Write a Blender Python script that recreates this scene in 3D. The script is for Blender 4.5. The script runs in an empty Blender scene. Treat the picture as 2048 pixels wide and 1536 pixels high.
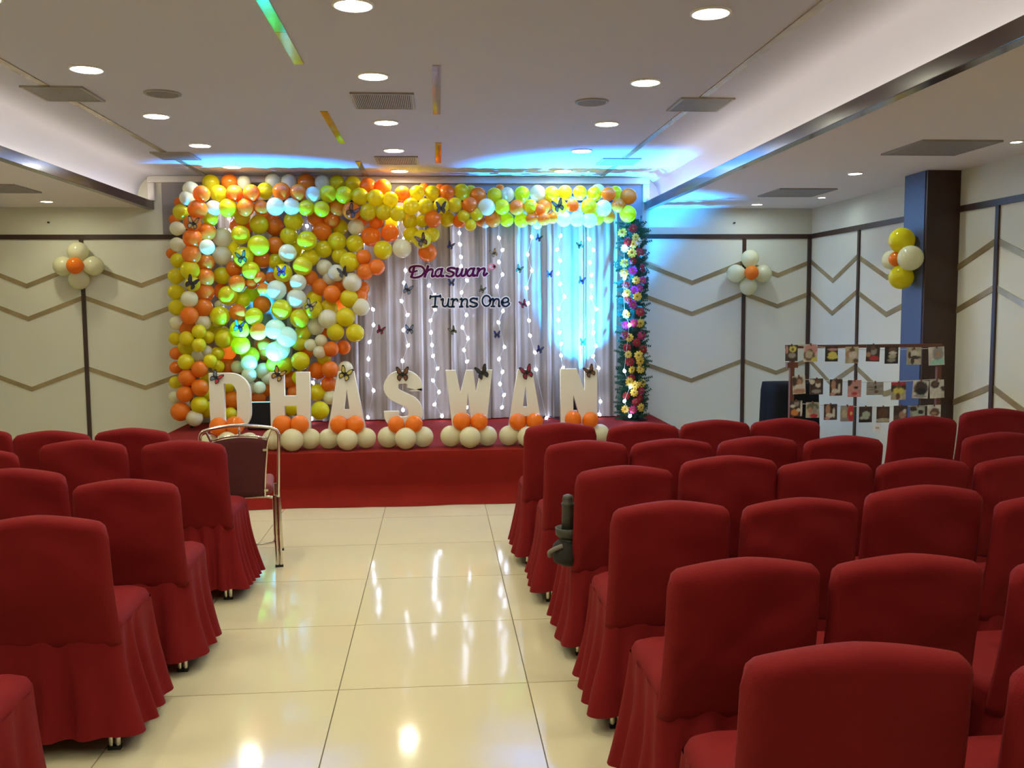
import bpy, bmesh, math, random
from mathutils import Vector, Matrix, noise
random.seed(7)
PI = math.pi
scene = bpy.context.scene
COL = scene.collection

# ------------------------------------------------------------------ camera
FPX, YAW, PITCH, ROLL, CAMH = 1865.0, math.radians(4.54), math.radians(4.88), math.radians(-0.383), 1.615
_cy, _sy, _cp, _sp = math.cos(YAW), math.sin(YAW), math.cos(PITCH), math.sin(PITCH)
_f = Vector((_sy*_cp, _cy*_cp, -_sp)); _r0 = Vector((_cy, -_sy, 0)); _u0 = _r0.cross(_f)
_r = math.cos(ROLL)*_r0 + math.sin(ROLL)*_u0
_u = -math.sin(ROLL)*_r0 + math.cos(ROLL)*_u0
CAMP = Vector((0, 0, CAMH))
cd = bpy.data.cameras.new('camera'); cam = bpy.data.objects.new('camera', cd); COL.objects.link(cam)
cd.sensor_fit = 'HORIZONTAL'; cd.sensor_width = 36; cd.lens = FPX/2048*36; cd.clip_end = 60
cam.matrix_world = Matrix(((_r.x, _u.x, -_f.x, 0), (_r.y, _u.y, -_f.y, 0), (_r.z, _u.z, -_f.z, CAMH), (0, 0, 0, 1)))
scene.camera = cam
def ray(px, py): return _r*((px-1024)/FPX) - _u*((py-768)/FPX) + _f
def atY(px, py, Y): d = ray(px, py); return CAMP + d*(Y/d.y)
def atX(px, py, X): d = ray(px, py); return CAMP + d*(X/d.x)
def atZ(px, py, Z): d = ray(px, py); return CAMP + d*((Z-CAMH)/d.z)

# ------------------------------------------------------------------ world, exposure
w = bpy.data.worlds.new('world'); scene.world = w; w.use_nodes = True
w.node_tree.nodes['Background'].inputs[0].default_value = (0.5, 0.5, 0.55, 1)
w.node_tree.nodes['Background'].inputs[1].default_value = 0.02
vs = scene.view_settings
vs.view_transform = 'Standard'; vs.look = 'None'; vs.gamma = 1; vs.use_curve_mapping = False
vs.exposure = 0.0
LAMP = 158.0            # radiance of the ceiling downlights
LAMP_COL = (1.0, 0.97, 0.73)
COVE = 13.0
BULB = 42.0
PAR_W = 5400.0
PAR_COL = (0.012, 0.30, 1.0)

# two stage wash lamps (the lamp bodies are built further down around these)
def spot(name, loc, target, energy, color, size, blend, radius):
    l = bpy.data.lights.new(name, 'SPOT'); l.energy = energy; l.color = color
    l.spot_size = math.radians(size); l.spot_blend = blend; l.shadow_soft_size = radius
    o = bpy.data.objects.new(name, l); COL.objects.link(o); o.location = loc
    d = (Vector(target)-Vector(loc)).normalized()
    o.rotation_euler = d.to_track_quat('-Z', 'Y').to_euler()
    return o

# ------------------------------------------------------------------ materials
MATS = {}
def srgb(r, g, b):
    f = lambda c: (c/255/12.92) if c/255 <= 0.04045 else ((c/255+0.055)/1.055)**2.4
    return (f(r), f(g), f(b), 1)
def mat(name, col, rough=0.6, metal=0.0, spec=0.5, bump=0.0, bscale=80, var=0.0, vscale=3.0, sheen=0.0, coat=0.0, trans=0.0, emit=0.0, emit_col=None):
    if name in MATS: return MATS[name]
    if len(col) == 3: col = (*col, 1)
    m = bpy.data.materials.new(name); m.use_nodes = True; nt = m.node_tree; b = nt.nodes['Principled BSDF']
    b.inputs['Base Color'].default_value = col; b.inputs['Roughness'].default_value = rough
    b.inputs['Metallic'].default_value = metal; b.inputs['Specular IOR Level'].default_value = spec
    if sheen: b.inputs['Sheen Weight'].default_value = sheen; b.inputs['Sheen Roughness'].default_value = 0.5; b.inputs['Sheen Tint'].default_value = col
    if coat: b.inputs['Coat Weight'].default_value = coat; b.inputs['Coat Roughness'].default_value = 0.08
    if emit:
        b.inputs['Emission Color'].default_value = (*(emit_col or col[:3]), 1); b.inputs['Emission Strength'].default_value = emit
    tc = nt.nodes.new('ShaderNodeTexCoord')
    if var:
        n = nt.nodes.new('ShaderNodeTexNoise'); n.inputs['Scale'].default_value = vscale; n.inputs['Detail'].default_value = 4
        nt.links.new(tc.outputs['Object'], n.inputs['Vector'])
        mx = nt.nodes.new('ShaderNodeMix'); mx.data_type = 'RGBA'
        mx.inputs[6].default_value = tuple(c*(1-var) for c in col[:3])+(1,)
        mx.inputs[7].default_value = tuple(min(1, c*(1+var)) for c in col[:3])+(1,)
        nt.links.new(n.outputs['Fac'], mx.inputs[0]); nt.links.new(mx.outputs[2], b.inputs['Base Color'])
    if bump:
        n2 = nt.nodes.new('ShaderNodeTexNoise'); n2.inputs['Scale'].default_value = bscale; n2.inputs['Detail'].default_value = 3
        nt.links.new(tc.outputs['Object'], n2.inputs['Vector'])
        bp = nt.nodes.new('ShaderNodeBump'); bp.inputs['Strength'].default_value = bump; bp.inputs['Distance'].default_value = 0.01
        nt.links.new(n2.outputs['Fac'], bp.inputs['Height']); nt.links.new(bp.outputs['Normal'], b.inputs['Normal'])
    if trans:
        out = nt.nodes['Material Output']; tr = nt.nodes.new('ShaderNodeBsdfTranslucent'); tr.inputs[0].default_value = col
        mxs = nt.nodes.new('ShaderNodeMixShader'); mxs.inputs[0].default_value = trans
        nt.links.new(b.outputs[0], mxs.inputs[1]); nt.links.new(tr.outputs[0], mxs.inputs[2]); nt.links.new(mxs.outputs[0], out.inputs[0])
    MATS[name] = m
    return m
wall_m = mat('wall_paint', (0.67, 0.655, 0.54), 0.55, var=0.05, vscale=1.2)
ceil_m = mat('ceiling_paint', (0.55, 0.545, 0.625), 0.85)
brown_m = mat('dark_brown_wood', (0.045, 0.02, 0.014), 0.35, var=0.3, vscale=9)
fascia_m = mat('fascia_lacquer', (0.038, 0.015, 0.010), 0.22, coat=0.25, var=0.3, vscale=4)
gold_m = mat('bronze_mirror', (0.36, 0.27, 0.14), 0.25, metal=0.35, var=0.45, vscale=5)
tile_m = mat('cream_vitrified_tile', (0.62, 0.545, 0.36), 0.085, spec=0.20, var=0.07, vscale=1.7, bump=0.035, bscale=8)
grout_m = mat('grout', (0.22, 0.18, 0.11), 0.8)
carpet_m = mat('red_stage_carpet', (0.19, 0.011, 0.007), 0.9, bump=0.3, bscale=200, var=0.2, vscale=5, spec=0.1, sheen=0.10)
red_m = mat('red_chair_cover', (0.185, 0.0095, 0.0105), 0.75, bump=0.15, bscale=260, var=0.14, vscale=6, sheen=0.03, spec=0.10)
chrome_m = mat('chrome', (0.75, 0.7, 0.6), 0.16, metal=1.0)
rubber_m = mat('black_rubber', (0.01, 0.01, 0.01), 0.7)
black_m = mat('black_plastic', (0.007, 0.007, 0.008), 0.55, spec=0.2)
white_m = mat('white_foam_board', (0.72, 0.70, 0.64), 0.6)
B_COL = {'O': (0.90, 0.26, 0.02), 'Y': (0.82, 0.71, 0.015), 'C': (0.84, 0.82, 0.56)}
B_NAME = {'O': 'orange', 'Y': 'yellow', 'C': 'cream white'}
b_mats = {k: mat('latex_'+B_NAME[k].replace(' ', '_'), c, 0.14, spec=0.5, trans=0.42) for k, c in B_COL.items()}
lamp_m = mat('lamp_diffuser', (1, 1, 1), 0.5, emit=LAMP, emit_col=LAMP_COL)
lamp2_m = mat('small_lamp_diffuser', (1, 1, 1), 0.5, emit=LAMP*0.95, emit_col=(0.80, 0.95, 1.0))
lamp3_m = mat('warm_small_lamp_diffuser', (1, 1, 1), 0.5, emit=LAMP*1.15, emit_col=(1, 0.97, 0.70))
cove_m = mat('cove_strip', (1, 1, 1), 0.5, emit=COVE, emit_col=(1, 0.9, 0.72))
bulb_m = mat('led_bulb', (1, 1, 1), 0.4, emit=BULB, emit_col=(0.62, 0.70, 1.0))
trim_m = mat('white_trim', (0.75, 0.72, 0.68), 0.35)
grey_m = mat('vent_metal', (0.34, 0.31, 0.27), 0.5)
slot_m = mat('vent_dark', (0.03, 0.028, 0.025), 0.8)

# ------------------------------------------------------------------ mesh helpers
def link(o, parent=None):
    COL.objects.link(o)
    if parent is not None: o.parent = parent
    return o
def me(name, verts, faces, m=None, smooth=False, mi=None):
    d = bpy.data.meshes.new(name); d.from_pydata([tuple(v) for v in verts], [], faces)
    for mm in (m if isinstance(m, (list, tuple)) else [m]): d.materials.append(mm)
    if smooth: d.polygons.foreach_set('use_smooth', [True]*len(d.polygons))
    if mi: d.polygons.foreach_set('material_index', mi)
    d.update()
    return d
def ob(name, d, parent=None, loc=None, rot=None):
    o = bpy.data.objects.new(name, d)
    if loc is not None: o.location = loc
    if rot is not None: o.rotation_euler = rot
    return link(o, parent)
def tag(o, label=None, cat=None, group=None, kind=None):
    if label: o['label'] = label
    if cat: o['category'] = cat
    if group: o['group'] = group
    if kind: o['kind'] = kind
    return o
def empty(name, loc, label, cat, group=None, rotz=0):
    o = bpy.data.objects.new(name, None); o.location = loc; o.rotation_euler = (0, 0, rotz); o.empty_display_size = 0.05
    COL.objects.link(o)
    return tag(o, label, cat, group)
class MB:
    def __init__(s): s.v = []; s.f = []; s.mi = []; s.m = 0
    def add(s, vs_, fs):
        n = len(s.v); s.v += [Vector(v) for v in vs_]; s.f += [tuple(i+n for i in f) for f in fs]; s.mi += [s.m]*len(fs); return s
    def box(s, a, b):
        x0, y0, z0 = a; x1, y1, z1 = b
        return s.add([(x0,y0,z0),(x1,y0,z0),(x1,y1,z0),(x0,y1,z0),(x0,y0,z1),(x1,y0,z1),(x1,y1,z1),(x0,y1,z1)],
                     [(0,3,2,1),(4,5,6,7),(0,1,5,4),(1,2,6,5),(2,3,7,6),(3,0,4,7)])
    def tube(s, path, r, n=8, caps=True):
        P = [Vector(p) for p in path]; rings = []; up = None
        for i, p in enumerate(P):
            t = ((P[min(i+1, len(P)-1)]-p).normalized() if i == 0 else (p-P[i-1]).normalized())
            if 0 < i < len(P)-1: t = ((P[i+1]-p).normalized()+(p-P[i-1]).normalized()).normalized()
            if up is None: up = Vector((0, 0, 1)) if abs(t.z) < 0.9 else Vector((1, 0, 0))
            a = up-t*up.dot(t)
            if a.length < 1e-5: a = t.orthogonal()
            a.normalize(); b = t.cross(a); up = a
            rr = r[i] if isinstance(r, (list, tuple)) else r
            rings.append([p+(a*math.cos(2*PI*k/n)+b*math.sin(2*PI*k/n))*rr for k in range(n)])
        vs_ = [q for rg in rings for q in rg]; fs = []
        for i in range(len(P)-1):
            for k in range(n): fs.append((i*n+k, i*n+(k+1) % n, (i+1)*n+(k+1) % n, (i+1)*n+k))
        if caps: fs += [tuple(range(n-1, -1, -1)), tuple((len(P)-1)*n+k for k in range(n))]
        return s.add(vs_, fs)
    def lathe(s, prof, n=24, c=(0, 0, 0), close=True):   # profile (r, z) about z
        vs_ = [(c[0]+r*math.cos(2*PI*k/n), c[1]+r*math.sin(2*PI*k/n), c[2]+z) for r, z in prof for k in range(n)]; fs = []
        for i in range(len(prof)-1):
            for k in range(n): fs.append((i*n+k, i*n+(k+1) % n, (i+1)*n+(k+1) % n, (i+1)*n+k))
        if close: fs += [tuple(range(n-1, -1, -1)), tuple((len(prof)-1)*n+k for k in range(n))]
        return s.add(vs_, fs)
    def mesh(s, name, m, smooth=False): return me(name, s.v, s.f, m, smooth, s.mi)
    def obj(s, name, m, parent=None, loc=None, smooth=False, rot=None): return ob(name, s.mesh(name, m, smooth), parent, loc, rot)
def bevel(o, width=0.004, seg=2):
    b = o.modifiers.new('bevel', 'BEVEL'); b.width = width; b.segments = seg; b.limit_method = 'ANGLE'
    return o
def catmull(P, n=6):
    P = [Vector(p) for p in P]; out = []
    for i in range(len(P)-1):
        p0 = P[max(i-1, 0)]; p1 = P[i]; p2 = P[i+1]; p3 = P[min(i+2, len(P)-1)]
        for k in range(n):
            t = k/n
            out.append(0.5*((2*p1)+(p2-p0)*t+(2*p0-5*p1+4*p2-p3)*t*t+(3*p1-p0-3*p2+p3)*t**3))
    out.append(P[-1]); return out
ORD = ['first', 'second', 'third', 'fourth', 'fifth', 'sixth', 'seventh', 'eighth', 'ninth', 'tenth']

# ------------------------------------------------------------------ room shell
XL, XR, YB, YN = -4.72, 4.07, 9.95, -4.0
HC, HL = 2.95, 2.63          # tray ceiling, low side ceilings
ZS, YSF = 0.41, 7.63         # stage height, stage front
floor = tag(MB().box((XL, YN, -0.08), (XR, YB, -0.006)).obj('floor', grout_m), 'cream glossy tiled hall floor', None, None, 'structure')
TS = 0.8; g = 0.0025
tm = MB(); tm.box((-TS/2+g, -TS/2+g, -0.006), (TS/2-g, TS/2-g, 0.0)); tile_mesh = tm.mesh('tile', tile_m)
for i in range(-6, 6):
    for j in range(-3, 9):
        cx = -0.435+TS*i+TS/2; cyy = 3.855+TS*(j-3)-TS/2
        x0, x1 = max(cx-TS/2, XL), min(cx+TS/2, XR)
        if x1-x0 < 0.05 or cyy-TS/2 > 7.9: continue
        t = ob('tile', tile_mesh, floor, ((x0+x1)/2, cyy, 0)); t.scale.x = (x1-x0-0.0)/TS
far = MB().box((XL, 3.855+TS*5+g, -0.006), (XR, YB, -0.0005)).obj('tile_field', tile_m, floor)
near = MB().box((XL, YN, -0.006), (XR, 3.855-TS*7-g, -0.0005)).obj('tile_field', tile_m, floor)

wall_back = tag(MB().box((XL-0.1, YB, -0.08), (XR+0.1, YB+0.12, 3.1)).obj('wall_back', wall_m), 'cream back wall with dark rails and gold chevron strips', None, None, 'structure')
wall_right = tag(MB().box((XR, YN, -0.08), (XR+0.12, YB, 3.1)).obj('wall_right', wall_m), 'cream right wall with dark rails and gold chevron strips', None, None, 'structure')
wall_left = tag(MB().box((XL-0.12, YN, -0.08), (XL, YB, 3.1)).obj('wall_left', wall_m), 'cream left side wall', None, None, 'structure')
wall_near = tag(MB().box((XL-0.1, YN-0.12, -0.08), (XR+0.1, YN, 3.1)).obj('wall_near', wall_m), 'cream wall behind the viewer', None, None, 'structure')
# ceiling: raised tray in the middle, lower side ceilings, cove ledge between
LX0, LX1, LXT = -2.95, -2.88, -3.04      # left lip outer, inner, tray wall
RX0, RX1, RXT = 2.29, 2.22, 2.38
ceiling = tag(MB().box((LXT, YN, HC), (RXT, YB, HC+0.1)).obj('ceiling', ceil_m), 'pale plastered tray ceiling', None, None, 'structure')
low_m = mat('ceiling_paint_lightened', (0.78, 0.735, 0.72), 0.85)  # same paint as the tray, colour lightened because less light reaches it
c = MB(); c.box((XL, YN, HL), (LXT, YB, HC+0.1)); c.box((LXT, YN, HL), (LX0, YB, HL+0.02)); c.obj('low_ceiling', low_m, ceiling)
c = MB(); c.box((RXT, YN, HL), (XR, YB, HC+0.1)); c.box((RX0, YN, HL), (RXT, YB, HL+0.02)); c.obj('low_ceiling', low_m, ceiling)
for xw, sg in ((LXT, 1), (RXT, -1)):
    R_ = 0.2; vs_ = []; fs = []
    for k in range(11):
        a_ = k/10*PI/2
        for yy in (YN, YB): vs_.append((xw+sg*R_*(1-math.cos(a_)), yy, HC-R_+R_*math.sin(a_)))
    for k in range(10): fs.append((2*k, 2*k+1, 2*k+3, 2*k+2) if sg > 0 else (2*k, 2*k+2, 2*k+3, 2*k+1))
    ob('cove_curve', me('cove_curve', vs_, fs, ceil_m, True), ceiling)
tr = tag(bevel(MB().box((LX0, YN, HL-0.022), (LX1, YB, HL+0.062)).obj('trim_1', fascia_m)), 'glossy dark brown cove lip along the left ceiling', None, None, 'structure')
tr = tag(bevel(MB().box((RX1, YN, HL-0.022), (RX0, YB, HL+0.062)).obj('trim_2', fascia_m)), 'glossy dark brown cove lip along the right ceiling', None, None, 'structure')
for nm, xa, xb, side in (('cove_light', LXT+0.02, LX0-0.02, 'left'), ('cove_light', RX0+0.02, RXT-0.02, 'right')):
    e = empty(nm, ((xa+xb)/2, 3, HL+0.02), 'hidden cove light strip behind the brown lip of the '+side+' ceiling', 'cove light', 'cove lights')
    MB().box((xa-(xa+xb)/2, -7, 0), (xb-(xa+xb)/2, 6.85, 0.008)).obj('channel', trim_m, e)
    MB().box((-0.012, -7, 0.008), (0.012, 6.85, 0.018)).obj('strip', cove_m, e)
# stage frame moulding on the back wall
mo = MB(); mo.box((-2.93, YB-0.05, HC-0.07), (2.27, YB, HC-0.001)); mo.box((-2.93, YB-0.05, HL+0.064), (-2.86, YB, HC-0.07)); mo.box((2.20, YB-0.05, HL+0.064), (2.27, YB, HC-0.07))
tag(bevel(mo.obj('trim_3', trim_m), 0.008), 'pale glossy moulding framing the top of the stage wall', None, None, 'structure')

def strip_poly(bm, pts, half, off, axis):
    """flat raised strip along a polyline in wall coordinates (s, z); axis 'y' = back wall, 'x' = right wall"""
    for (a, b) in zip(pts[:-1], pts[1:]):
        q = []
        for (s_, z_) in (a, b):
            q += [(s_, z_+half), (s_, z_-half)]
        pr = [q[0], q[1], q[3], q[2]]
        if axis == 'y': f = [(s_, YB-off, z_) for s_, z_ in pr]; bk = [(s_, YB+0.001, z_) for s_, z_ in pr]
        else: f = [(XR-off, s_, z_) for s_, z_ in pr]; bk = [(XR+0.001, s_, z_) for s_, z_ in pr]
        bm.add(f+bk, [(0,1,2,3),(7,6,5,4),(0,4,5,1),(1,5,6,2),(2,6,7,3),(3,7,4,0)])
HALF = 0.024
PK, VL = (2.055, 1.715, 0.985), (1.835, 1.50, 0.775)
def chev(parent, axis, segs):
    for pk, vl in zip(PK, VL):
        for (a, b, ka, kb) in segs:
            z = {'p': pk, 'v': vl}
            za = z[ka] if ka in z else vl+(pk-vl)*float(ka); zb = z[kb] if kb in z else vl+(pk-vl)*float(kb)
            m_ = MB(); strip_poly(m_, [(a, za), (b, zb)], HALF, 0.006, axis); m_.obj('chevron_strip', gold_m, parent)
chev(wall_back, 'y', [(-4.70,-4.18,'p','v'), (-4.18,-3.62,'v','p'), (-3.62,-3.04,'p','v'), (-3.04,-2.45,'v','p'), (2.17,2.75,'p','v'), (2.75,3.32,'v','p'), (3.32,3.70,'p','0.35'), (3.70,4.065,'0.35','p')])
chev(wall_right, 'x', [(9.94,9.37,'p','v'), (9.37,8.81,'v','p'), (8.81,8.20,'p','v'), (8.20,7.40,'v','p'), (7.05,6.55,'0.2','p'), (6.55,5.95,'p','v'), (5.95,5.35,'v','p')])
ZR = 2.33
def rails(parent, axis, spans, posts):
    for a, b in spans:
        m_ = MB()
        if axis == 'y': m_.box((a, YB-0.018, ZR-0.024), (b, YB, ZR+0.024))
        else: m_.box((XR-0.018, a, ZR-0.024), (XR, b, ZR+0.024))
        m_.obj('rail', brown_m, parent)
    for p in posts:
        m_ = MB()
        if axis == 'y': m_.box((p-0.02, YB-0.016, 0), (p+0.02, YB, ZR-0.024))
        else: m_.box((XR-0.016, p-0.02, 0), (XR, p+0.02, ZR-0.024))
        m_.obj('post', brown_m, parent)
rails(wall_back, 'y', [(XL, -2.5), (2.15, XR-0.02)], [-3.62, 3.32, 4.045])
rails(wall_right, 'x', [(7.40, YB), (-3.9, 7.05)], [8.78, 6.54, 5.33, 4.1])
for px, py in ((98, 445), (1468, 446)):
    p = atY(px, py, YB); MB().tube([(p.x, YB, p.z), (p.x, YB-0.03, p.z)], 0.008, 6).obj('wall_hook', black_m, wall_back)
MB().box((-2.80, YB-0.006, 2.36), (2.2, YB, HC-0.07)).obj('niche_shadow', mat('taupe_shadow', (0.30, 0.265, 0.26), 0.7), wall_back)  # thin taupe sheet: painted shadow on the wall between moulding and balloons
# pillar
pil = tag(bevel(MB().box((3.80, 7.05, 0), (XR+0.01, 7.41, HL)).obj('wall_pillar', brown_m), 0.006), 'dark brown square pillar against the right wall', None, None, 'structure')
pil_blue = mat('pillar_side_laminate', (0.055, 0.082, 0.175), 0.4)
MB().box((3.794, 7.075, 0.0), (3.80, 7.385, HL-0.002)).obj('side_panel', pil_blue, pil)

# bronze inlays and acrylic mirrors on the tray ceiling
def ceil_strip(name, x, y0, y1, m_, label, wdt=0.05):
    o = MB().box((x-wdt/2, y0, HC-0.006), (x+wdt/2, y1, HC)).obj(name, m_)
    return tag(o, label, 'strip')
s1 = tag(MB().box((-2.365, YN, HC-0.005), (-2.315, 9.90, HC)).obj('trim_4', gold_m), 'bronze mirror inlay along the left of the tray ceiling', None, None, 'structure')
s2 = tag(MB().box((1.715, YN, HC-0.005), (1.765, 9.90, HC)).obj('trim_5', gold_m), 'bronze mirror inlay along the right of the tray ceiling', None, None, 'structure')
ymir = mat('yellow_acrylic_mirror', (0.62, 0.50, 0.04), 0.10, metal=0.6, var=0.5, vscale=7)
omir = mat('amber_acrylic_mirror', (0.55, 0.24, 0.03), 0.10, metal=0.6, var=0.5, vscale=7)
smir = mat('silver_acrylic_mirror', (0.62, 0.58, 0.52), 0.08, metal=0.9, var=0.45, vscale=8)
gmir = mat('green_acrylic_mirror', (0.12, 0.70, 0.12), 0.10, metal=0.5, var=0.4, vscale=7)
m_ = MB(); m_.box((-0.77, 4.75, HC-0.006), (-0.715, 5.36, HC)); o = m_.obj('mirror_strip', ymir); tag(o, 'slanting green and yellow mirror strip on the ceiling nearest the viewer', 'strip', 'short ceiling mirror strips')
MB().box((-0.77, 4.02, HC-0.006), (-0.715, 4.745, HC)).obj('green_half', gmir, o)
tag(ceil_strip('mirror_strip', -0.76, 6.64, 7.9, ymir, 'yellow mirror strip on the ceiling left of the middle downlights'), group='short ceiling mirror strips')
tag(ceil_strip('mirror_strip', -0.715, 8.88, 9.89, omir, 'amber mirror strip on the ceiling ending at the top balloons'), group='short ceiling mirror strips')
tag(ceil_strip('mirror_strip', 0.015, 5.36, 6.69, smir, 'silver mirror strip on the ceiling right of the middle downlights'), group='short ceiling mirror strips')
tag(ceil_strip('mirror_strip', 0.028, 7.86, 8.95, omir, 'short golden mirror strip on the ceiling near the stage'), group='short ceiling mirror strips')

# ------------------------------------------------------------------ ceiling lamps, vents, speakers
def proto_lamp(r, m_):
    a = MB(); a.lathe([(r*1.16, 0), (r*1.16, -0.006), (r*1.02, -0.010), (r*1.0, -0.004)], 28, close=False); ring = a.mesh('trim_ring', trim_m, True)
    b = MB(); b.lathe([(r, -0.002), (r, -0.0045), (r*0.96, -0.006)], 28); return ring, b.mesh('diffuser', m_)
LM, SM, TM = proto_lamp(0.082, lamp_m), proto_lamp(0.052, lamp2_m), proto_lamp(0.034, lamp2_m)
WM = proto_lamp(0.052, lamp3_m)
def lamp(x, y, z, P, label, group):
    e = empty('downlight', (x, y, z), label, 'downlight', group); ob('trim_ring', P[0], e); ob('diffuser', P[1], e)
rows = {'left': (-1.945, [9.27, 8.06, 6.85, 5.54, 4.3, 3.05, 1.8, 0.55]),
        'middle': (-0.355, [9.49, 8.25, 7.01, 5.62, 4.32, 3.05, 1.8, 0.55]),
        'right': (1.275, [9.43, 8.21, 6.99, 5.69, 4.34, 3.05, 1.8, 0.55])}
for k, (x, ys) in rows.items():
    for i, y in enumerate(ys):
        lamp(x, y, HC, LM, 'round glowing downlight, %s from the stage in the %s ceiling row' % (ORD[i], k), 'tray ceiling downlights')
for i, y in enumerate([9.5, 7.23, 4.96, 2.7, 0.4]): lamp(3.30, y, HL, SM, 'small round downlight, %s from the back wall on the right low ceiling' % ORD[i], 'low ceiling downlights')
for i, y in enumerate([9.36, 7.1, 4.85, 2.6, 0.3]): lamp(-3.71, y, HL, WM, 'small round downlight, %s from the back wall on the left low ceiling' % ORD[i], 'low ceiling downlights')
lamp(3.72, 8.87, HL, TM, 'tiny spotlight by the right wall next to the farther vent', 'tiny wall spotlights')
lamp(3.69, 5.77, HL, TM, 'tiny spotlight by the right wall next to the nearer vent', 'tiny wall spotlights')
def vent(x, y, z, wx, wy, n, label, along='y'):
    e = empty('ceiling_vent', (x, y, z), label, 'vent', 'ceiling air vents')
    MB().box((-wx/2+.01, -wy/2+.01, -0.004), (wx/2-.01, wy/2-.01, -0.001)).obj('backing', slot_m, e)
    f = MB(); t = 0.018
    f.box((-wx/2, -wy/2, -0.012), (wx/2, -wy/2+t, 0)); f.box((-wx/2, wy/2-t, -0.012), (wx/2, wy/2, 0))
    f.box((-wx/2, -wy/2+t, -0.012), (-wx/2+t, wy/2-t, 0)); f.box((wx/2-t, -wy/2+t, -0.012), (wx/2, wy/2-t, 0)); f.obj('frame', grey_m, e)
    s = MB()
    for k in range(n):
        u = -wx/2+t+(k+0.5)*(wx-2*t)/n; hw = (wx-2*t)/n*0.30
        s.box((u-hw, -wy/2+t, -0.010), (u+hw, wy/2-t, -0.004))
    tag(s.obj('grille', grey_m, e), kind='stuff')
vent(-2.31, 6.17, HC, 0.37, 0.40, 30, 'square vent on the left ceiling inlay nearer the viewer')
vent(-2.29, 8.62, HC, 0.34, 0.40, 30, 'square vent on the left ceiling inlay nearer the stage')
vent(-0.33, 6.28, HC, 0.40, 0.46, 30, 'vent between the middle downlights nearer the viewer')
vent(-0.35, 8.80, HC, 0.39, 0.44, 22, 'slotted vent between the middle downlights nearest the stage')
vent(1.78, 6.29, HC, 0.36, 0.40, 30, 'square vent on the right ceiling inlay nearer the viewer')
vent(1.715, 8.80, HC, 0.36, 0.38, 30, 'square vent on the right ceiling inlay nearer the stage')
vent(3.32, 6.02, HL, 0.53, 0.56, 36, 'large vent in the right low ceiling nearer the viewer')
vent(3.32, 8.49, HL, 0.53, 0.58, 36, 'large vent in the right low ceiling nearer the back wall')
vent(-3.66, 8.37, HL, 0.40, 0.54, 36, 'vent in the left low ceiling at the frame edge')
for x, y, s in ((-1.70, 6.14, 'left'), (1.04, 6.25, 'right')):
    e = empty('ceiling_speaker', (x, y, HC), 'round grey ceiling speaker grille beside the %s row of downlights' % s, 'speaker', 'ceiling speakers')
    MB().lathe([(0.112, 0), (0.112, -0.008), (0.100, -0.012), (0.094, -0.006)], 32, close=False).obj('rim', grey_m, e, smooth=True)
    MB().lathe([(0.095, -0.003), (0.09, -0.010), (0.04, -0.012)], 32).obj('grille', mat('speaker_cloth', (0.26, 0.23, 0.2), 0.8, bump=0.6, bscale=400), e)

# ------------------------------------------------------------------ stage
SXL, SXR = -2.58, 2.30
stage = empty('stage', (0, 8.7, 0), 'low platform covered in red carpet below the balloon backdrop', 'stage')
def P(o_):  # build in world coordinates under the stage empty
    o_.location = (0, -8.7, 0); o_.parent = stage; return o_
a = MB(); a.box((SXL, YSF+0.02, 0.0), (SXR, YB-0.01, ZS)); st = P(a.obj('carpet_top', carpet_m))
nx, nz = 120, 16; vs_ = []; fs = []
for j in range(nz+1):
    v = j/nz; z = ZS+0.006-v*(ZS+0.005)
    for i in range(nx+1):
        x = SXL-0.02+(SXR-SXL+0.04)*i/nx
        bulge = 0.012*noise.noise(Vector((x*2.2, z*3.0, 1)))*(v**0.5)+0.008*noise.noise(Vector((x*6, z*5, 4)))*v
        flare = 0.17*max(0, (v-0.68)/0.32)**1.5*(1+0.5*noise.noise(Vector((x*1.5, 3, 2))))
        vs_.append((x, YSF-0.004-bulge-flare-0.01*min(1, v*8), max(z, 0.003)))
for j in range(nz):
    for i in range(nx): fs.append((j*(nx+1)+i, (j+1)*(nx+1)+i, (j+1)*(nx+1)+i+1, j*(nx+1)+i+1))
fd = P(ob('front_drape', me('front_drape', vs_, fs, carpet_m, True)))
vs_ = []; fs = []     # rounded carpet nosing between top and drape
for i in range(nx+1):
    x = SXL-0.02+(SXR-SXL+0.04)*i/nx
    for k in range(6):
        t_ = k/5*PI/2; vs_.append((x, YSF+0.021-0.025*math.sin(t_), ZS+0.004-0.02*(1-math.cos(t_))+0.002))
for i in range(nx):
    for k in range(5): fs.append((i*6+k, i*6+k+1, (i+1)*6+k+1, (i+1)*6+k))
P(ob('carpet_edge', me('carpet_edge', vs_, fs, carpet_m, True)))

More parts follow.
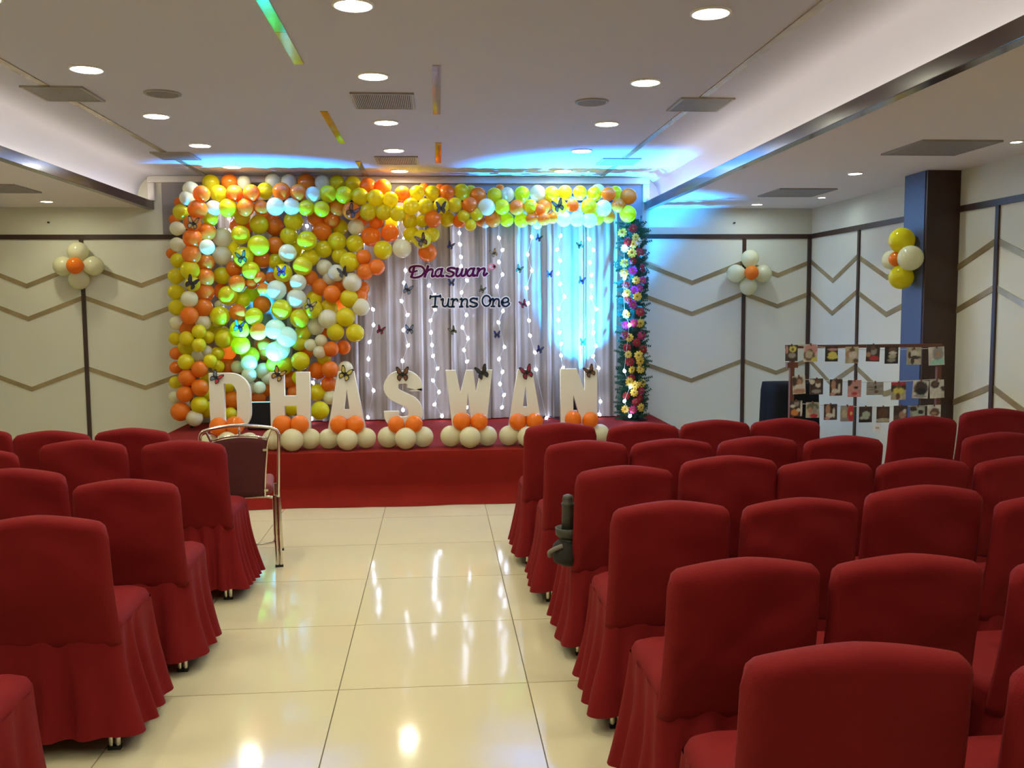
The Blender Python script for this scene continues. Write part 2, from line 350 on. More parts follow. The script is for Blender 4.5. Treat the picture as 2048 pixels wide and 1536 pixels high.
# ------------------------------------------------------------------ backdrop curtain
cur_m = mat('beige_satin', (0.36, 0.305, 0.255), 0.38, spec=0.35, trans=0.25, var=0.06, vscale=2)
sheer_m = mat('white_sheer_band', (0.52, 0.48, 0.45), 0.45, trans=0.35)
curtain = empty('backdrop_curtain', (-0.33, 9.78, ZS), 'pleated beige satin backdrop curtain behind the name letters', 'curtain')
CX0, CX1, CZ1 = -2.50, 1.86, 2.74
npan = 13; pw = (CX1-CX0)/npan
for k in range(npan):
    xa = CX0+pw*k-0.02; xb = xa+pw+0.05; nu, nv = 28, 44; vs_ = []; fs = []; ph = random.uniform(0, 9)
    for j in range(nv+1):
        v = j/nv; z = ZS+0.01+(CZ1-ZS)*v
        for i in range(nu+1):
            u = i/nu; x = xa+(xb-xa)*u+0.012*noise.noise(Vector((k*3.1, z*1.3, 5)))
            fold = 0.010*math.sin(u*2*PI*2.2+ph+0.5*noise.noise(Vector((z*0.8, ph, 0))))+0.007*math.sin(u*2*PI*5+ph*2)
            edge = 0.028*math.exp(-((u-0.0)/0.05)**2)+0.020*math.exp(-((u-1.0)/0.05)**2)
            crease = 0.004*math.exp(-(((z+0.05*k) % 0.33-0.16)/0.008)**2)
            wr = 0.006*noise.noise(Vector((x*9, z*4, k)))
            y = 9.78+0.012*(k % 2)-fold-edge-crease-wr
            vs_.append((x+0.33, y-9.78, z-ZS))
    for j in range(nv):
        for i in range(nu): a_ = j*(nu+1)+i; fs.append((a_, a_+1, a_+nu+2, a_+nu+1))
    ob('cloth_panel', me('cloth_panel', vs_, fs, cur_m, True), curtain)
    # narrow sheer band hanging at the seam
    m_ = MB(); xs = xa+0.33; vs_ = []; fs = []
    for j in range(31):
        z = (CZ1-ZS)*j/30
        for i in range(5):
            u = i/4; vs_.append((xs-0.022+0.045*u+0.008*noise.noise(Vector((k, z*2, 7))), -0.045-0.014*math.sin(PI*u)-0.004*math.sin(z*7+k), z+0.01))
    for j in range(30):
        for i in range(4): a_ = j*5+i; fs.append((a_, a_+1, a_+6, a_+5))
    ob('sheer_band', me('sheer_band', vs_, fs, sheer_m, True), curtain)
MB().tube([(CX0+0.33-0.03, 0.03, CZ1-ZS+0.01), (CX1+0.33+0.03, 0.03, CZ1-ZS+0.01)], 0.016, 10).obj('top_rod', black_m, curtain)
for x in (CX0-0.02, CX1+0.02): MB().tube([(x+0.33, 0.05, 0.0), (x+0.33, 0.03, CZ1-ZS+0.01)], 0.014, 10).obj('stand_pole', black_m, curtain)

# ------------------------------------------------------------------ balloons
def balloon_mesh(k):
    prof = []
    n = 14
    for i in range(n+1):
        t = PI*i/n
        r = math.sin(t); z = -math.cos(t)
        if z < 0: z *= 1+0.14*max(0, -z)**2*1.0; r *= 1-0.06*(-z if z > -1 else 1)
        prof.append((max(r, 0.035 if i == 0 else 0.0001), z))
    m_ = MB(); zb = prof[0][1]
    m_.lathe([(0.07, zb-0.10), (0.03, zb-0.05)]+prof, 20, close=False)
    return m_.mesh('balloon_'+B_NAME[k].replace(' ', '_'), b_mats[k], True)
b_mesh = {k: balloon_mesh(k) for k in 'OYC'}
def balloon(p, r, k, parent, tie):
    """p, tie in world; knot points to the tie point"""
    o = bpy.data.objects.new('balloon', b_mesh[k])
    d = (Vector(p)-Vector(tie)); d = d.normalized() if d.length > 1e-4 else Vector((0, -1, 0))
    o.rotation_euler = d.to_track_quat('Z', 'Y').to_euler(); o.scale = (r, r, r)
    o.location = Vector(p)-parent.location
    link(o, parent); o['label'] = B_NAME[k]+' balloon'
    return o
# (px, py, r_px, colour, layer)   layer 0 back .. 2 front
BAL = """381 378 14.5 C 1|374 396 14 C 1|422 366 16 Y 0|403 388 16 O 2|437 387 16 Y 2|459 365 16 O 0|469 387 16 O 2|488 365 13 C 0|503 386 16 O 2|530 381 15 Y 1|395 419 18 O 2
427 416 15 C 2|456 416 17.5 Y 2|491 415 17 O 2|522 415 14 O 2|551 413 17 C 2|359 405 10 O 0|362 424 15 Y 1|349 439 10 O 0|354 457 13.5 C 1|385 446 16 O 2|421 437 14 Y 1|414 463 17 O 1|385 477 18 O 2
354 489 13.5 C 1|414 494 14.5 C 2|445 475 18.5 C 1|481 470 18 Y 2|481 454 20 O 0|518 449 18 Y 1|484 434 15 Y 1|549 452 18 O 0|517 491 20.5 Y 2|550 491 17 O 1|541 436 16 O 0|444 511 18.5 C 1|486 514 19.5 Y 2
383 509 18 O 2|343 507 10 O 0|465 497 14 Y 0|356 521 14 Y 1|412 525 16.5 O 1|380 540 18 Y 2|352 552 15 Y 1|410 555 18 O 1|385 568 14.5 Y 2|444 551 16.5 Y 1|469 537 16 O 1|502 541 17 Y 2|524 519 17 O 1|552 523 16 Y 1
475 567 16.5 O 2|503 567 11.5 O 2|519 555 12 O 2|542 556 12 O 1|526 577 11.5 O 2|553 580 19 C 2|352 584 15 Y 1|410 585 17.5 O 1|379 598 16 C 2|444 582 15 O 0|456 591 18.5 Y 2|485 600 15.5 Y 1|503 588 15.5 Y 0|524 609 17 O 1
353 615 15 Y 1|407 615 17.5 O 1|379 631 17 O 2|440 632 19 Y 2|476 625 16.5 O 2|508 633 17 Y 2|353 646 13.5 C 1|407 645 14.5 C 1|374 656 15 O 1|398 663 13.5 Y 2|479 660 18.5 Y 2|517 663 16.5 O 2|445 669 17 Y 1|438 609 8 C 0|427 659 12 Y 0
351 677 12.5 Y 1|373 677 14 Y 2|374 694 17.5 Y 1|416 674 12 Y 1|398 690 13.5 Y 2|352 707 12 O 1|413 703 12 C 1|396 710 13 C 1|372 724 15.5 Y 2|435 707 13 Y 2|420 722 13 Y 2|436 733 12.5 Y 2|352 735 12 O 1|399 738 16 O 2|374 756 16.5 O 2
351 765 12 Y 1|415 756 14 Y 0|400 775 16.5 O 2|370 788 16 O 2|350 794 12 C 1|399 810 17 Y 2|361 823 18.5 O 2|389 836 16 C 2|416 819 16 Y 1|413 788 12 Y 1|448 678 17.5 Y 2|481 690 18 Y 2|454 733 18 O 0|455 703 17 O 0|498 726 15.5 C 2|475 734 12.5 C 1
498 750 14.5 C 2|500 712 18 Y 1|527 742 16 C 1|519 775 12 C 2|503 775 12 C 1|533 704 17 O 0|528 690 15 O 0|551 703 19 C 2|536 756 13 C 1|551 730 18 Y 1|514 793 18 O 0|533 777 15 O 0|456 772 13 Y 1|455 783 12 Y 0|465 801 18 O 1|461 828 13 Y 2|451 805 10 C 0|465 780 10 C 0|502 831 9 Y 1
546 363 15 C 0|578 364 15 C 0|563 383 17 O 2|597 385 16 O 2|613 366 17 O 0|626 389 15 C 2|645 366 15 C 0|656 388 16.5 Y 2|674 366 15 Y 0|706 368 15 Y 0|688 390 16.5 Y 2|720 393 16.5 Y 2|736 373 16 O 1|766 375 16 O 1|751 396 16.5 Y 2|583 413 16 C 2|613 416 15.5 Y 2|643 418 15.5 Y 2
673 417 17 O 1|703 422 17 O 2|736 424 16.5 Y 2|767 424 16 Y 2|631 436 15 O 1|663 439 16 O 1|722 438 14 O 0|587 442 18.5 Y 1|644 462 18.5 O 1|679 454 16 Y 0|712 454 16 C 1|578 472 17 Y 1|614 481 18.5 Y 2|674 483 18 Y 1|647 498 17 Y 1|710 487 17 Y 1|742 473 19 O 1|575 506 17 C 2|620 515 17 Y 1|589 500 16 Y 0|680 511 16 Y 1
727 514 14.5 O 2|699 524 19 Y 2|605 532 18.5 Y 2|649 535 15.5 C 1|673 546 16.5 C 2|753 534 16 O 2|730 543 16 O 2|566 546 18 Y 2|596 565 16 C 2|621 556 15 O 1|661 557 15.5 C 1|704 565 18.5 C 2|641 574 17 O 1|664 588 17 O 2|682 568 16 O 1|574 568 15 O 0|588 580 15 O 0|593 597 18.5 C 2|628 598 16 Y 1|625 618 19 Y 2
698 597 17.5 Y 2|722 614 17 C 2|658 616 17 Y 1|718 591 17 O 1|724 577 14 O 1|679 606 15 O 0|691 634 18.5 Y 2|656 638 19 C 2|563 619 19.5 Y 2|599 637 18.5 Y 2|631 653 17 C 1|671 664 17 Y 2|710 666 17.5 Y 2|551 659 20 C 2|573 674 20 C 2|606 664 16 Y 1|652 662 12 O 0|589 623 14 O 0|560 699 19 C 2|598 685 16 Y 1|621 690 12 C 2|642 681 12 C 2|639 704 12.5 C 2
662 698 15 O 2|687 695 14 O 1|648 716 14 Y 1|613 704 13 O 0|601 722 18 Y 2|566 730 19 Y 1|635 741 17 O 1|660 739 16.5 O 2|657 768 15 O 1|598 755 14 Y 1|580 759 17 O 0|634 785 16.5 Y 1|640 821 18 Y 2|691 737 14.5 C 1|661 795 14 C 1|670 764 10 C 0|582 815 16 Y 1|587 784 12 O 0
781 399 15 Y 2|805 388 15.5 O 1|834 386 14.5 Y 1|864 386 14.5 Y 1|894 385 15 O 1|923 383 15 Y 1|941 384 13 Y 0|956 391 16 O 1|989 391 15 Y 1|1015 389 14 C 1|848 376 10 O 0|880 377 9 O 0|1000 378 9 O 0|822 413 16 Y 2|851 413 15.5 Y 2|883 411 15.5 Y 2|910 410 14.5 Y 2|939 410 15 O 2|973 414 16.5 C 2|1004 414 15 Y 2|795 427 15.5 Y 2
820 442 15 Y 1|866 438 16.5 O 2|894 438 15 Y 1|844 442 12 Y 1|927 432 12 Y 2|953 428 13 Y 2|941 450 11.5 Y 2|919 442 13 O 1|986 438 16 O 1|1013 439 14 Y 1|970 447 9 C 0|962 443 10 O 0|752 443 14 O 1|783 446 12 Y 0|780 466 17 O 1|766 500 18 Y 2|804 497 18.5 C 2|823 469 16 Y 1|844 478 18 Y 2|864 469 14.5 Y 1|855 505 18 O 1
1044 388 15 Y 1|1075 386 15.5 C 1|1103 388 15 Y 1|1130 385 14 Y 1|1160 385 13.5 Y 1|1189 388 14.5 Y 1|1196 382 14 C 0|1217 388 14 O 2|1231 385 13 Y 1|1257 393 16.5 O 2|1033 415 15 O 2|1061 413 14 Y 2|1088 413 15.5 O 1|1079 420 12 O 2|1119 413 14.5 Y 2|1145 411 12.5 O 2|1178 413 16 Y 2|1207 416 16 C 2|1237 411 14 O 2|1256 428 16.5 Y 2
1043 440 14.5 Y 1|1063 438 11.5 O 2|1088 438 12.5 O 2|1105 436 11 O 1|1128 438 15 C 1|1154 438 15 C 2|1179 440 15 C 2|1194 436 14 Y 1|1217 433 13 O 1|1075 449 9 C 0"""
g_col = empty('balloon_column', (-2.42, 9.42, ZS), 'tall column of orange, yellow and cream balloons at the left stage edge', 'balloon column')
g_top = empty('balloon_garland', (-0.3, 9.6, 2.4), 'balloon garland of yellow, orange and cream along the top of the backdrop', 'balloon garland')
g_fil = empty('balloon_cluster', (-1.5, 9.6, ZS), 'loose mass of yellow, orange and cream balloons covering the left of the curtain', 'balloon cluster')
BPOS = []
for line in BAL.replace('\n', '|').split('|'):
    px, py, r, k, ly = line.split(); px, py, r, ly = float(px), float(py), float(r), int(ly)
    if px < 425 and py > 395 or px < 415:
        Y = (9.62, 9.42, 9.24)[ly]; par = g_col; c_ = atY(392, py, 9.44); tie = (c_.x, 9.44, c_.z)
    elif py < 452:
        Y = (9.66, 9.53, 9.40)[ly]; par = g_top; c_ = atY(px, 412, 9.6); tie = (c_.x, 9.62, c_.z)
    else:
        Y = (9.66, 9.56, 9.44)[ly]; par = g_fil; c_ = atY(px+random.uniform(-9, 9), py+random.uniform(-9, 9), Y+0.15); tie = c_
    Y += random.uniform(-0.015, 0.015)
    p = atY(px, py, Y); rad = r*Y/FPX*1.03
    if p.z-rad < ZS+0.005: p.z = ZS+rad*1.02
    balloon(p, rad, k, par, tie); BPOS.append((px, py, r, Y-rad, ly))
MB().tube([(-0.03, 0.02, 0), (0.0, 0.02, 2.38)], 0.014, 8).obj('pole', black_m, g_col)
MB().tube([(-2.1, 0.09, 0.27), (2.2, 0.09, 0.27)], 0.012, 8).obj('pole', black_m, g_top)
def front_y(px, py):       # depth of the frontmost balloon surface at a picture point
    best = 9.70
    for bx, by, r, yf, ly in BPOS:
        d = math.hypot(px-bx, py-by)
        if d < r*0.8: best = min(best, yf+ (r/FPX*9.4)*(1-math.sqrt(max(0, 1-(d/r)**2))))
    return best

# balloon flowers on the walls and pillar
def bflower(name, px, py, Y, items, label, axis='y', X=None, depth=0.09):
    c_ = atY(px, py, Y); e = empty(name, (c_.x, c_.y, c_.z), label, 'balloon flower', 'balloon flowers on the walls')
    for bx, by, r, k, dy in items:
        p = atY(bx, by, Y-dy); balloon(p, r*(Y-dy)/FPX, k, e, (c_.x, c_.y, c_.z))
bflower('balloon_flower', 157, 532, 9.84, [(156,504,19.5,'C',0), (127,532,19,'C',0), (187,532,19,'C',0), (158,559,19.5,'C',0), (150,531,16,'O',.10)], 'balloon flower of four cream petals and orange centre on the left back wall')
bflower('balloon_flower', 1498, 545, 9.84, [(1500,517,18,'C',0), (1472,547,18.5,'C',0), (1526,547,18,'C',0), (1497,573,18,'C',0), (1503,545,14.5,'O',.10)], 'balloon flower of four cream petals and orange centre on the right back wall')
c_ = Vector((3.68, 7.24, 0)); zc = atY(1813, 520, 7.24).z
e = empty('balloon_flower', (3.70, 7.24, zc), 'balloon flower with two yellow and two cream balloons on the dark pillar', 'balloon flower', 'balloon flowers on the walls')
for bx, by, r, k, Y in ((1815,481,26,'Y',7.22), (1832,516,26,'C',7.08), (1817,554,25,'Y',7.22), (1790,520,20,'C',7.42), (1793,518,15.5,'O',7.24)):
    p = atY(bx, by, Y); rad = r*Y/FPX
    p.x = min(p.x, 3.79-rad*0.96) if k != 'O' else p.x
    balloon(p, rad, k, e, (3.74, 7.24, zc))

# ------------------------------------------------------------------ name letters with balloon bases
YL = 7.98
def curve_mesh(name, polys, depth, m_):
    cu = bpy.data.curves.new(name, 'CURVE'); cu.dimensions = '2D'; cu.fill_mode = 'BOTH'; cu.extrude = depth/2; cu.bevel_depth = 0.002; cu.bevel_resolution = 1
    for pl in polys:
        s_ = cu.splines.new('POLY'); s_.points.add(len(pl)-1)
        for q, (x, y) in zip(s_.points, pl): q.co = (x, y, 0, 1)
        s_.use_cyclic_u = True
    t = bpy.data.objects.new('tmp', cu); COL.objects.link(t)
    dg = bpy.context.evaluated_depsgraph_get(); d = bpy.data.meshes.new_from_object(t.evaluated_get(dg)); d.name = name
    bpy.data.objects.remove(t); d.materials.clear(); d.materials.append(m_); return d
def arc(cx, cy_, rx, ry, a0, a1, n=14): return [(cx+rx*math.cos(math.radians(a0+(a1-a0)*i/n)), cy_+ry*math.sin(math.radians(a0+(a1-a0)*i/n))) for i in range(n+1)]
def s_shape():
    # thick S on a unit box by offsetting a centre line
    cl = catmull([(0.80, 0.70, 0), (0.79, 0.80, 0), (0.66, 0.885, 0), (0.5, 0.895, 0), (0.30, 0.87, 0), (0.19, 0.74, 0), (0.27, 0.61, 0), (0.5, 0.525, 0), (0.72, 0.44, 0), (0.815, 0.28, 0), (0.70, 0.14, 0), (0.5, 0.105, 0), (0.32, 0.12, 0), (0.21, 0.20, 0), (0.195, 0.31, 0)], 5)
    L, R = [], []
    for i, p in enumerate(cl):
        t = (cl[min(i+1, len(cl)-1)]-cl[max(i-1, 0)]).normalized(); n = Vector((-t.y, t.x, 0))
        hx, hy = 0.19, 0.105
        o_ = Vector((n.x*hx, n.y*hy, 0)); L.append(((p+o_).x, (p+o_).y)); R.append(((p-o_).x, (p-o_).y))
    L[0] = (0.99, 0.655); R[0] = (0.64, 0.655); L[-1] = (0.0, 0.31); R[-1] = (0.36, 0.31)
    return [L+R[::-1]]
def d_shape():
    o_ = [(0, 0), (0, 1), (0.5, 1)]+arc(0.5, 0.66, 0.5, 0.34, 90, 0, 10)+arc(0.5, 0.34, 0.5, 0.34, 0, -90, 10)
    i_ = [(0.35, 0.17), (0.35, 0.83), (0.48, 0.83)]+arc(0.48, 0.66, 0.19, 0.17, 90, 0, 8)+arc(0.48, 0.34, 0.19, 0.17, 0, -90, 8)
    return [o_, i_]
GLYPH = {'D': d_shape(), 'H': [[(0,0),(0,1),(.355,1),(.355,.60),(.665,.60),(.665,1),(1,1),(1,0),(.665,0),(.665,.44),(.355,.44),(.355,0)]],
 'A': [[(0,0),(.30,1),(.70,1),(1,0),(.72,0),(.665,.22),(.335,.22),(.28,0)], [(.425,.36),(.575,.36),(.50,.80)]],
 'S': s_shape(), 'W': [[(0,1),(.36,1),(.455,.42),(.57,1),(.93-.24,1),(.80,.42),(.885-.02,1),(1.0,1),(.87,0),(.62,0),(.535,.50),(.42,0),(.14,0)]],
 'N': [[(0,0),(0,1),(.40,1),(.675,.42),(.675,1),(1,1),(1,0),(.62,0),(.355,.55),(.355,0)]]}
GLYPH['W'] = [[(0,1),(.21,1),(.31,.60),(.44,1),(.59,1),(.645,.60),(.77,1),(1.0,1),(.86,0),(.56,0),(.465,.66),(.41,0),(.13,0)]]
GLYPH['A'] = [[(0,0),(.30,1),(.71,1),(1,0),(.72,0),(.67,.2),(.34,.2),(.29,0)], [(.43,.35),(.59,.35),(.515,.74)]]
GLYPH['N'] = [[(0,0),(0,1),(.43,1),(.67,.58),(.67,1),(1,1),(1,0),(.60,0),(.34,.58),(.34,0)]]
LET = [('D', 421, 502, 'white freestanding letter D with a curved bowl, leftmost of the name'), ('H', 541.6, 620.7, 'white freestanding letter H of the name on the stage'),
       ('A', 655, 731, 'white freestanding letter A standing between H and S'), ('S', 768, 845, 'white freestanding letter S of the name on the stage'),
       ('W', 892.6, 984, 'white freestanding letter W of the name on the stage'), ('A', 1016, 1083, 'white freestanding letter A standing between W and N'),
       ('N', 1121, 1193, 'white freestanding letter N, rightmost of the name')]
LZ, LB = atY(800, 742, YL).z, atY(800, 858, YL).z
for ch, x0, x1, lab in LET:
    a = atY(x0, 800, YL).x; b = atY(x1, 800, YL).x; hgt = LZ-LB
    d = curve_mesh('letter_'+ch.lower(), [[(x*(b-a), y*hgt) for x, y in pl] for pl in GLYPH[ch]], 0.05, white_m)
    o = ob('letter_board', d, None, (a, YL, LB), (PI/2, 0, 0)); MB().box(((b-a)*0.3, ZS-LB, -0.02), ((b-a)*0.7, 0.0, 0.02)).obj('foot', white_m, o); tag(o, lab, 'letter', 'name letters on the stage')
CL = [('D', [(437,853,18,'O'), (470,851,18,'O'), (416,882,17,'C'), (455,884,21,'C'), (498,875,18,'C')]), ('H', [(564,849,18.5,'O'), (599,849,18.5,'O'), (546,880,21,'C'), (584.5,884,23,'C'), (620,880,21,'C')]),
      ('A between H and S', [(678,849,18,'O'), (710.5,849,18,'O'), (658,880,20.5,'C'), (695,884,21.5,'C'), (732,879,20.5,'C')]), ('S', [(792.5,849,17,'O'), (828,848,17.5,'O'), (776.6,878.7,21.5,'C'), (811.5,882,22,'C'), (846,877.5,21,'C')]),
      ('W', [(923,843,18,'O'), (958.5,843,17.5,'O'), (902,875,21.5,'C'), (940,878.7,22,'C'), (974,874,20.5,'C')]), ('A between W and N', [(1035,843,17,'O'), (1069.6,842,17,'O'), (1018,875,20.5,'C'), (1055,877,21,'C'), (1090,873,20,'C')]),
      ('N', [(1146,838,17,'O'), (1181,839.6,16.5,'O'), (1128,872,20,'C'), (1164,875,21,'C'), (1199,868,20.5,'C')])]
for nm, it in CL:
    cx = sum(q[0] for q in it)/len(it); c_ = atY(cx, 880, 7.86)
    e = empty('balloon_bunch', (c_.x, 7.90, ZS), 'orange over cream balloon bunch below letter '+nm, 'balloon bunch', 'balloon bunches below the letters')
    it = it+[(it[0][0]+4, it[0][1]-3, 15.5, 'O'), (it[1][0]-2, it[1][1]-3, 15.5, 'O'), (it[3][0], it[3][1]-14, 19, 'C')]
    for i, (bx, by, r, k) in enumerate(it):
        Y = (7.86 if i < 2 else 8.09) if k == 'O' else {2: 7.90, 4: 7.90, 3: 7.80, 7: 8.10}[i]
        p = atY(bx, by, Y); rad = r*Y/FPX
        if k == 'C': p.z = ZS+rad*1.0
        balloon(p, rad, k, e, (c_.x, 7.90, ZS+0.13))

# ------------------------------------------------------------------ cut-out lettering on the curtain
def z2p(x, y): return (800+x/8.533, 510+y/8.533)
def strokes_mesh(name, strokes, width, Y, dy, depth, m_):
    """strokes in zoom pixels -> extruded ribbons standing in the plane Y"""
    mb = MB(); yf = Y-dy
    for si, s_ in enumerate(strokes):
        wd = width
        if isinstance(s_, tuple): s_, wd = s_[0], width+s_[1]
        pts = catmull([(x, y, 0) for x, y in s_], 5) if len(s_) > 2 else [Vector((x, y, 0)) for x, y in s_]
        L, R = [], []
        for i, p in enumerate(pts):
            t = (pts[min(i+1, len(pts)-1)]-pts[max(i-1, 0)]); t = t.normalized() if t.length > 1e-6 else Vector((1, 0, 0))
            n = Vector((-t.y, t.x, 0))*wd/2; e_ = t*wd*0.35 if i in (0, len(pts)-1) else Vector((0, 0, 0))
            if i == 0: e_ = -e_
            L.append(p+n+e_); R.append(p-n+e_)
        yo = yf-0.00015*si
        W = lambda q, yy: (lambda v: (v.x, yy, v.z))(atY(*z2p(q.x, q.y), Y))
        fl = [W(q, yo) for q in L]; fr = [W(q, yo) for q in R]; bl = [W(q, yf+depth) for q in L]; br = [W(q, yf+depth) for q in R]
        n_ = len(fl); vs_ = fl+fr+bl+br; fs = []
        for i in range(n_-1):
            fs += [(i, i+1, n_+i+1, n_+i), (2*n_+i+1, 2*n_+i, 3*n_+i, 3*n_+i+1), (i+1, i, 2*n_+i, 2*n_+i+1), (n_+i, n_+i+1, 3*n_+i+1, 3*n_+i)]
        fs += [(0, n_, 3*n_, 2*n_), (n_-1, 3*n_-1, 4*n_-1, 2*n_-1)]
        mb.add(vs_, fs)
    return mb
def ell(cx, cy_, rx, ry, n=14): return [(cx+rx*math.cos(2*PI*i/n), cy_+ry*math.sin(2*PI*i/n)) for i in range(n+1)]
W1 = {'letter_d': [([(240,215),(222,290),(195,372)],8), [(172,285),(160,245),(200,200),(290,188),(370,200),(412,245),(412,295),(375,345),(310,377),(235,386),(188,372)], ([(172,290),(225,292),(292,268)],-6)],
      'letter_h': [([(478,190),(450,285),(422,372)],8), ([(442,315),(485,262),(535,240),(560,260),(548,320),(545,365),(582,360)],0)],
      'letter_a': [[(712,245),(660,240),(612,285),(608,345),(645,368),(690,335),(715,275)], ([(722,232),(700,310),(702,358),(742,358)],6)],
      'letter_s': [([(932,228),(870,218),(815,240),(822,268),(875,285),(915,308),(900,348),(845,368),(788,350)],2)],
      'letter_w': [([(958,240),(988,234),(958,330),(985,362),(1035,325),(1068,240)],2), ([(1068,240),(1045,325),(1068,360),(1112,330),(1132,240)],2)],
      'letter_a.001': [[(1252,238),(1205,232),(1158,280),(1150,335),(1182,362),(1225,330),(1252,270)], ([(1268,225),(1245,300),(1248,350),(1282,350)],6)],
      'letter_n': [([(1322,232),(1350,236),(1328,300),(1312,356)],6), [(1330,300),(1378,245),(1430,225),(1448,250),(1425,320),(1440,352),(1490,312)]]}
W2 = {'letter_t': [[(512,742),(520,692)], [(515,716),(600,706),(692,702)], [(686,684),(694,718)], ([(606,708),(594,880)],4), [(556,884),(636,880)]],
      'letter_u': [[(702,760),(738,752),(728,840),(755,880),(800,862),(822,800)], ([(830,748),(820,860),(846,884)],2)],
      'letter_r': [([(872,760),(906,754),(894,880)],2), [(860,884),(926,880)], [(900,805),(930,762),(968,752),(984,785)]],
      'letter_n': [([(1030,758),(1056,750),(1044,880)],2), [(1016,884),(1072,880)], [(1052,805),(1090,756),(1135,756),(1148,795),(1138,880),(1162,882)]],
      'letter_s': [[(1316,735),(1314,768)], ([(1308,750),(1250,738),(1204,760),(1214,795),(1262,812),(1312,832),(1306,866),(1250,884),(1194,868)],4)],
      'letter_o': [ell(1475, 782, 70, 90)],
      'letter_n.001': [([(1562,758),(1592,750),(1582,874)],2), [(1555,878),(1612,876)], [(1590,805),(1630,752),(1676,752),(1690,790),(1682,872),(1704,874)]],
      'letter_e': [[(1738,806),(1792,812),(1846,784),(1846,750),(1808,730),(1762,752),(1736,806),(1750,858),(1802,878),(1854,850),(1866,822)]]}
purple_m = mat('purple_card', (0.085, 0.002, 0.065), 0.6, spec=0.15); navy_m = mat('navy_card', (0.004, 0.016, 0.036), 0.6, spec=0.15); wcard_m = mat('white_card', (0.88, 0.86, 0.88), 0.5); pink_m = mat('pink_card', (0.70, 0.10, 0.16), 0.5)
YG = 9.635
def sign(name, words, m_, label, extra=None):
    c0 = atY(*z2p(850, 300 if m_ is purple_m else 790), YG); e = empty(name, (c0.x, YG, c0.z), label, 'sign')
    off = -Vector(e.location)
    def put(nm, mb, mm): o = mb.obj(nm, mm, e); o.location = off; return o
    put('white_backing', strokes_mesh('b', [s_ for ss in words.values() for s_ in ss]+(extra or []), 64, YG, 0.0, 0.006, wcard_m), wcard_m)
    for k, ss in words.items(): put(k.split('.')[0], strokes_mesh(k, ss, 35 if m_ is purple_m else 28, YG, 0.007, 0.004, m_), m_)
    return e, put
e, put = sign('name_sign', W1, purple_m, 'purple script cutout sign reading Dhaswan with a small balloon motif', [ell(1572, 200, 40, 28)])
put('balloon_motif', strokes_mesh('m', [ell(1572, 200, 62, 48)], 14, YG, 0.007, 0.004, pink_m), pink_m)
put('balloon_knot', strokes_mesh('m', [[(1520,240),(1512,262)]], 14, YG, 0.007, 0.004, pink_m), pink_m)
put('motif_stripe', strokes_mesh('m', [[(1600,175),(1580,215),(1550,225)], [(1560,180),(1600,220)]], 8, YG, 0.0075, 0.003, pink_m), pink_m)
sign('birthday_sign', W2, navy_m, 'dark blue cutout sign reading Turns One below the purple name')

# ------------------------------------------------------------------ fairy lights
STR = [[(728,485),(730,585),(746,619),(747,650),(739,684),(737,718),(735,750),(747,781),(736,835)],
 [(795,446),(808,477),(811,541),(808,566),(803,602),(815,630),(807,660),(816,691),(805,722),(806,820)],
 [(858,571),(869,590),(870,619),(861,641),(862,665),(864,690),(866,712),(875,737),(866,761),(878,784),(869,809),(884,832)],
 [(919,466),(920,489),(922,514),(922,533),(934,561),(923,585),(922,610),(933,630),(925,655),(936,677),(928,700),(934,723),(933,815)],
 [(998,476),(1005,500),(998,524),(1005,549),(994,573),(1006,622),(997,645),(1009,694),(998,718),(1005,744),(1000,768),(1008,790),(1004,815)],
 [(1064,474),(1055,509),(1064,541),(1053,576),(1056,607),(1058,641),(1060,671),(1070,705),(1072,739),(1093,836)],
 [(1121,472),(1114,499),(1120,521),(1116,547),(1120,568),(1129,593),(1117,617),(1117,640),(1119,665),(1122,688),(1122,711),(1126,736)],
 [(1178,478),(1187,500),(1180,525),(1183,550),(1183,572),(1182,595),(1193,618),(1186,643),(1187,666),(1192,692),(1186,713),(1197,736),(1201,803),(1199,829)],
 [(1249,493),(1249,557),(1248,590),(1250,623),(1259,650),(1249,742),(1261,774),(1249,802),(1260,832)],
 [(458,437),(459,462),(463,512),(452,600),(455,700)], [(614,452),(610,505),(606,600),(678,617),(626,765),(623,838)]]
led = empty('fairy_light_curtain', (-0.3, 9.70, 2.62), 'white fairy light curtain hanging in vertical strands over the beige backdrop', 'fairy lights')
b_ = MB(); b_.lathe([(0.001, -0.020), (0.011, -0.015), (0.015, -0.005), (0.015, 0.005), (0.009, 0.014), (0.004, 0.022)], 10); bulb_mesh = b_.mesh('bulb', bulb_m, True)
wire_m = mat('clear_wire', (0.6, 0.6, 0.6), 0.4)
for si, s_ in enumerate(STR):
    YY = 9.675 if si != 8 else 9.33
    pts = [atY(px, py, YY) for px, py in s_]
    top = atY(s_[0][0], 425, 9.69)
    root = ob('strand', MB().tube([Vector((top.x, 9.69, min(top.z, 2.62)))-led.location]+[p-led.location+Vector((0, 0.015, 0)) for p in pts], 0.0016, 4).mesh('strand', wire_m), led)
    for p in pts:
        ob('bulb', bulb_mesh, root, p-led.location, (random.uniform(-.5, .5), random.uniform(-.9, .9), 0))
MB().tube([(-1.75, 0, 0), (1.95, 0, 0)], 0.003, 5).obj('header_wire', wire_m, led)

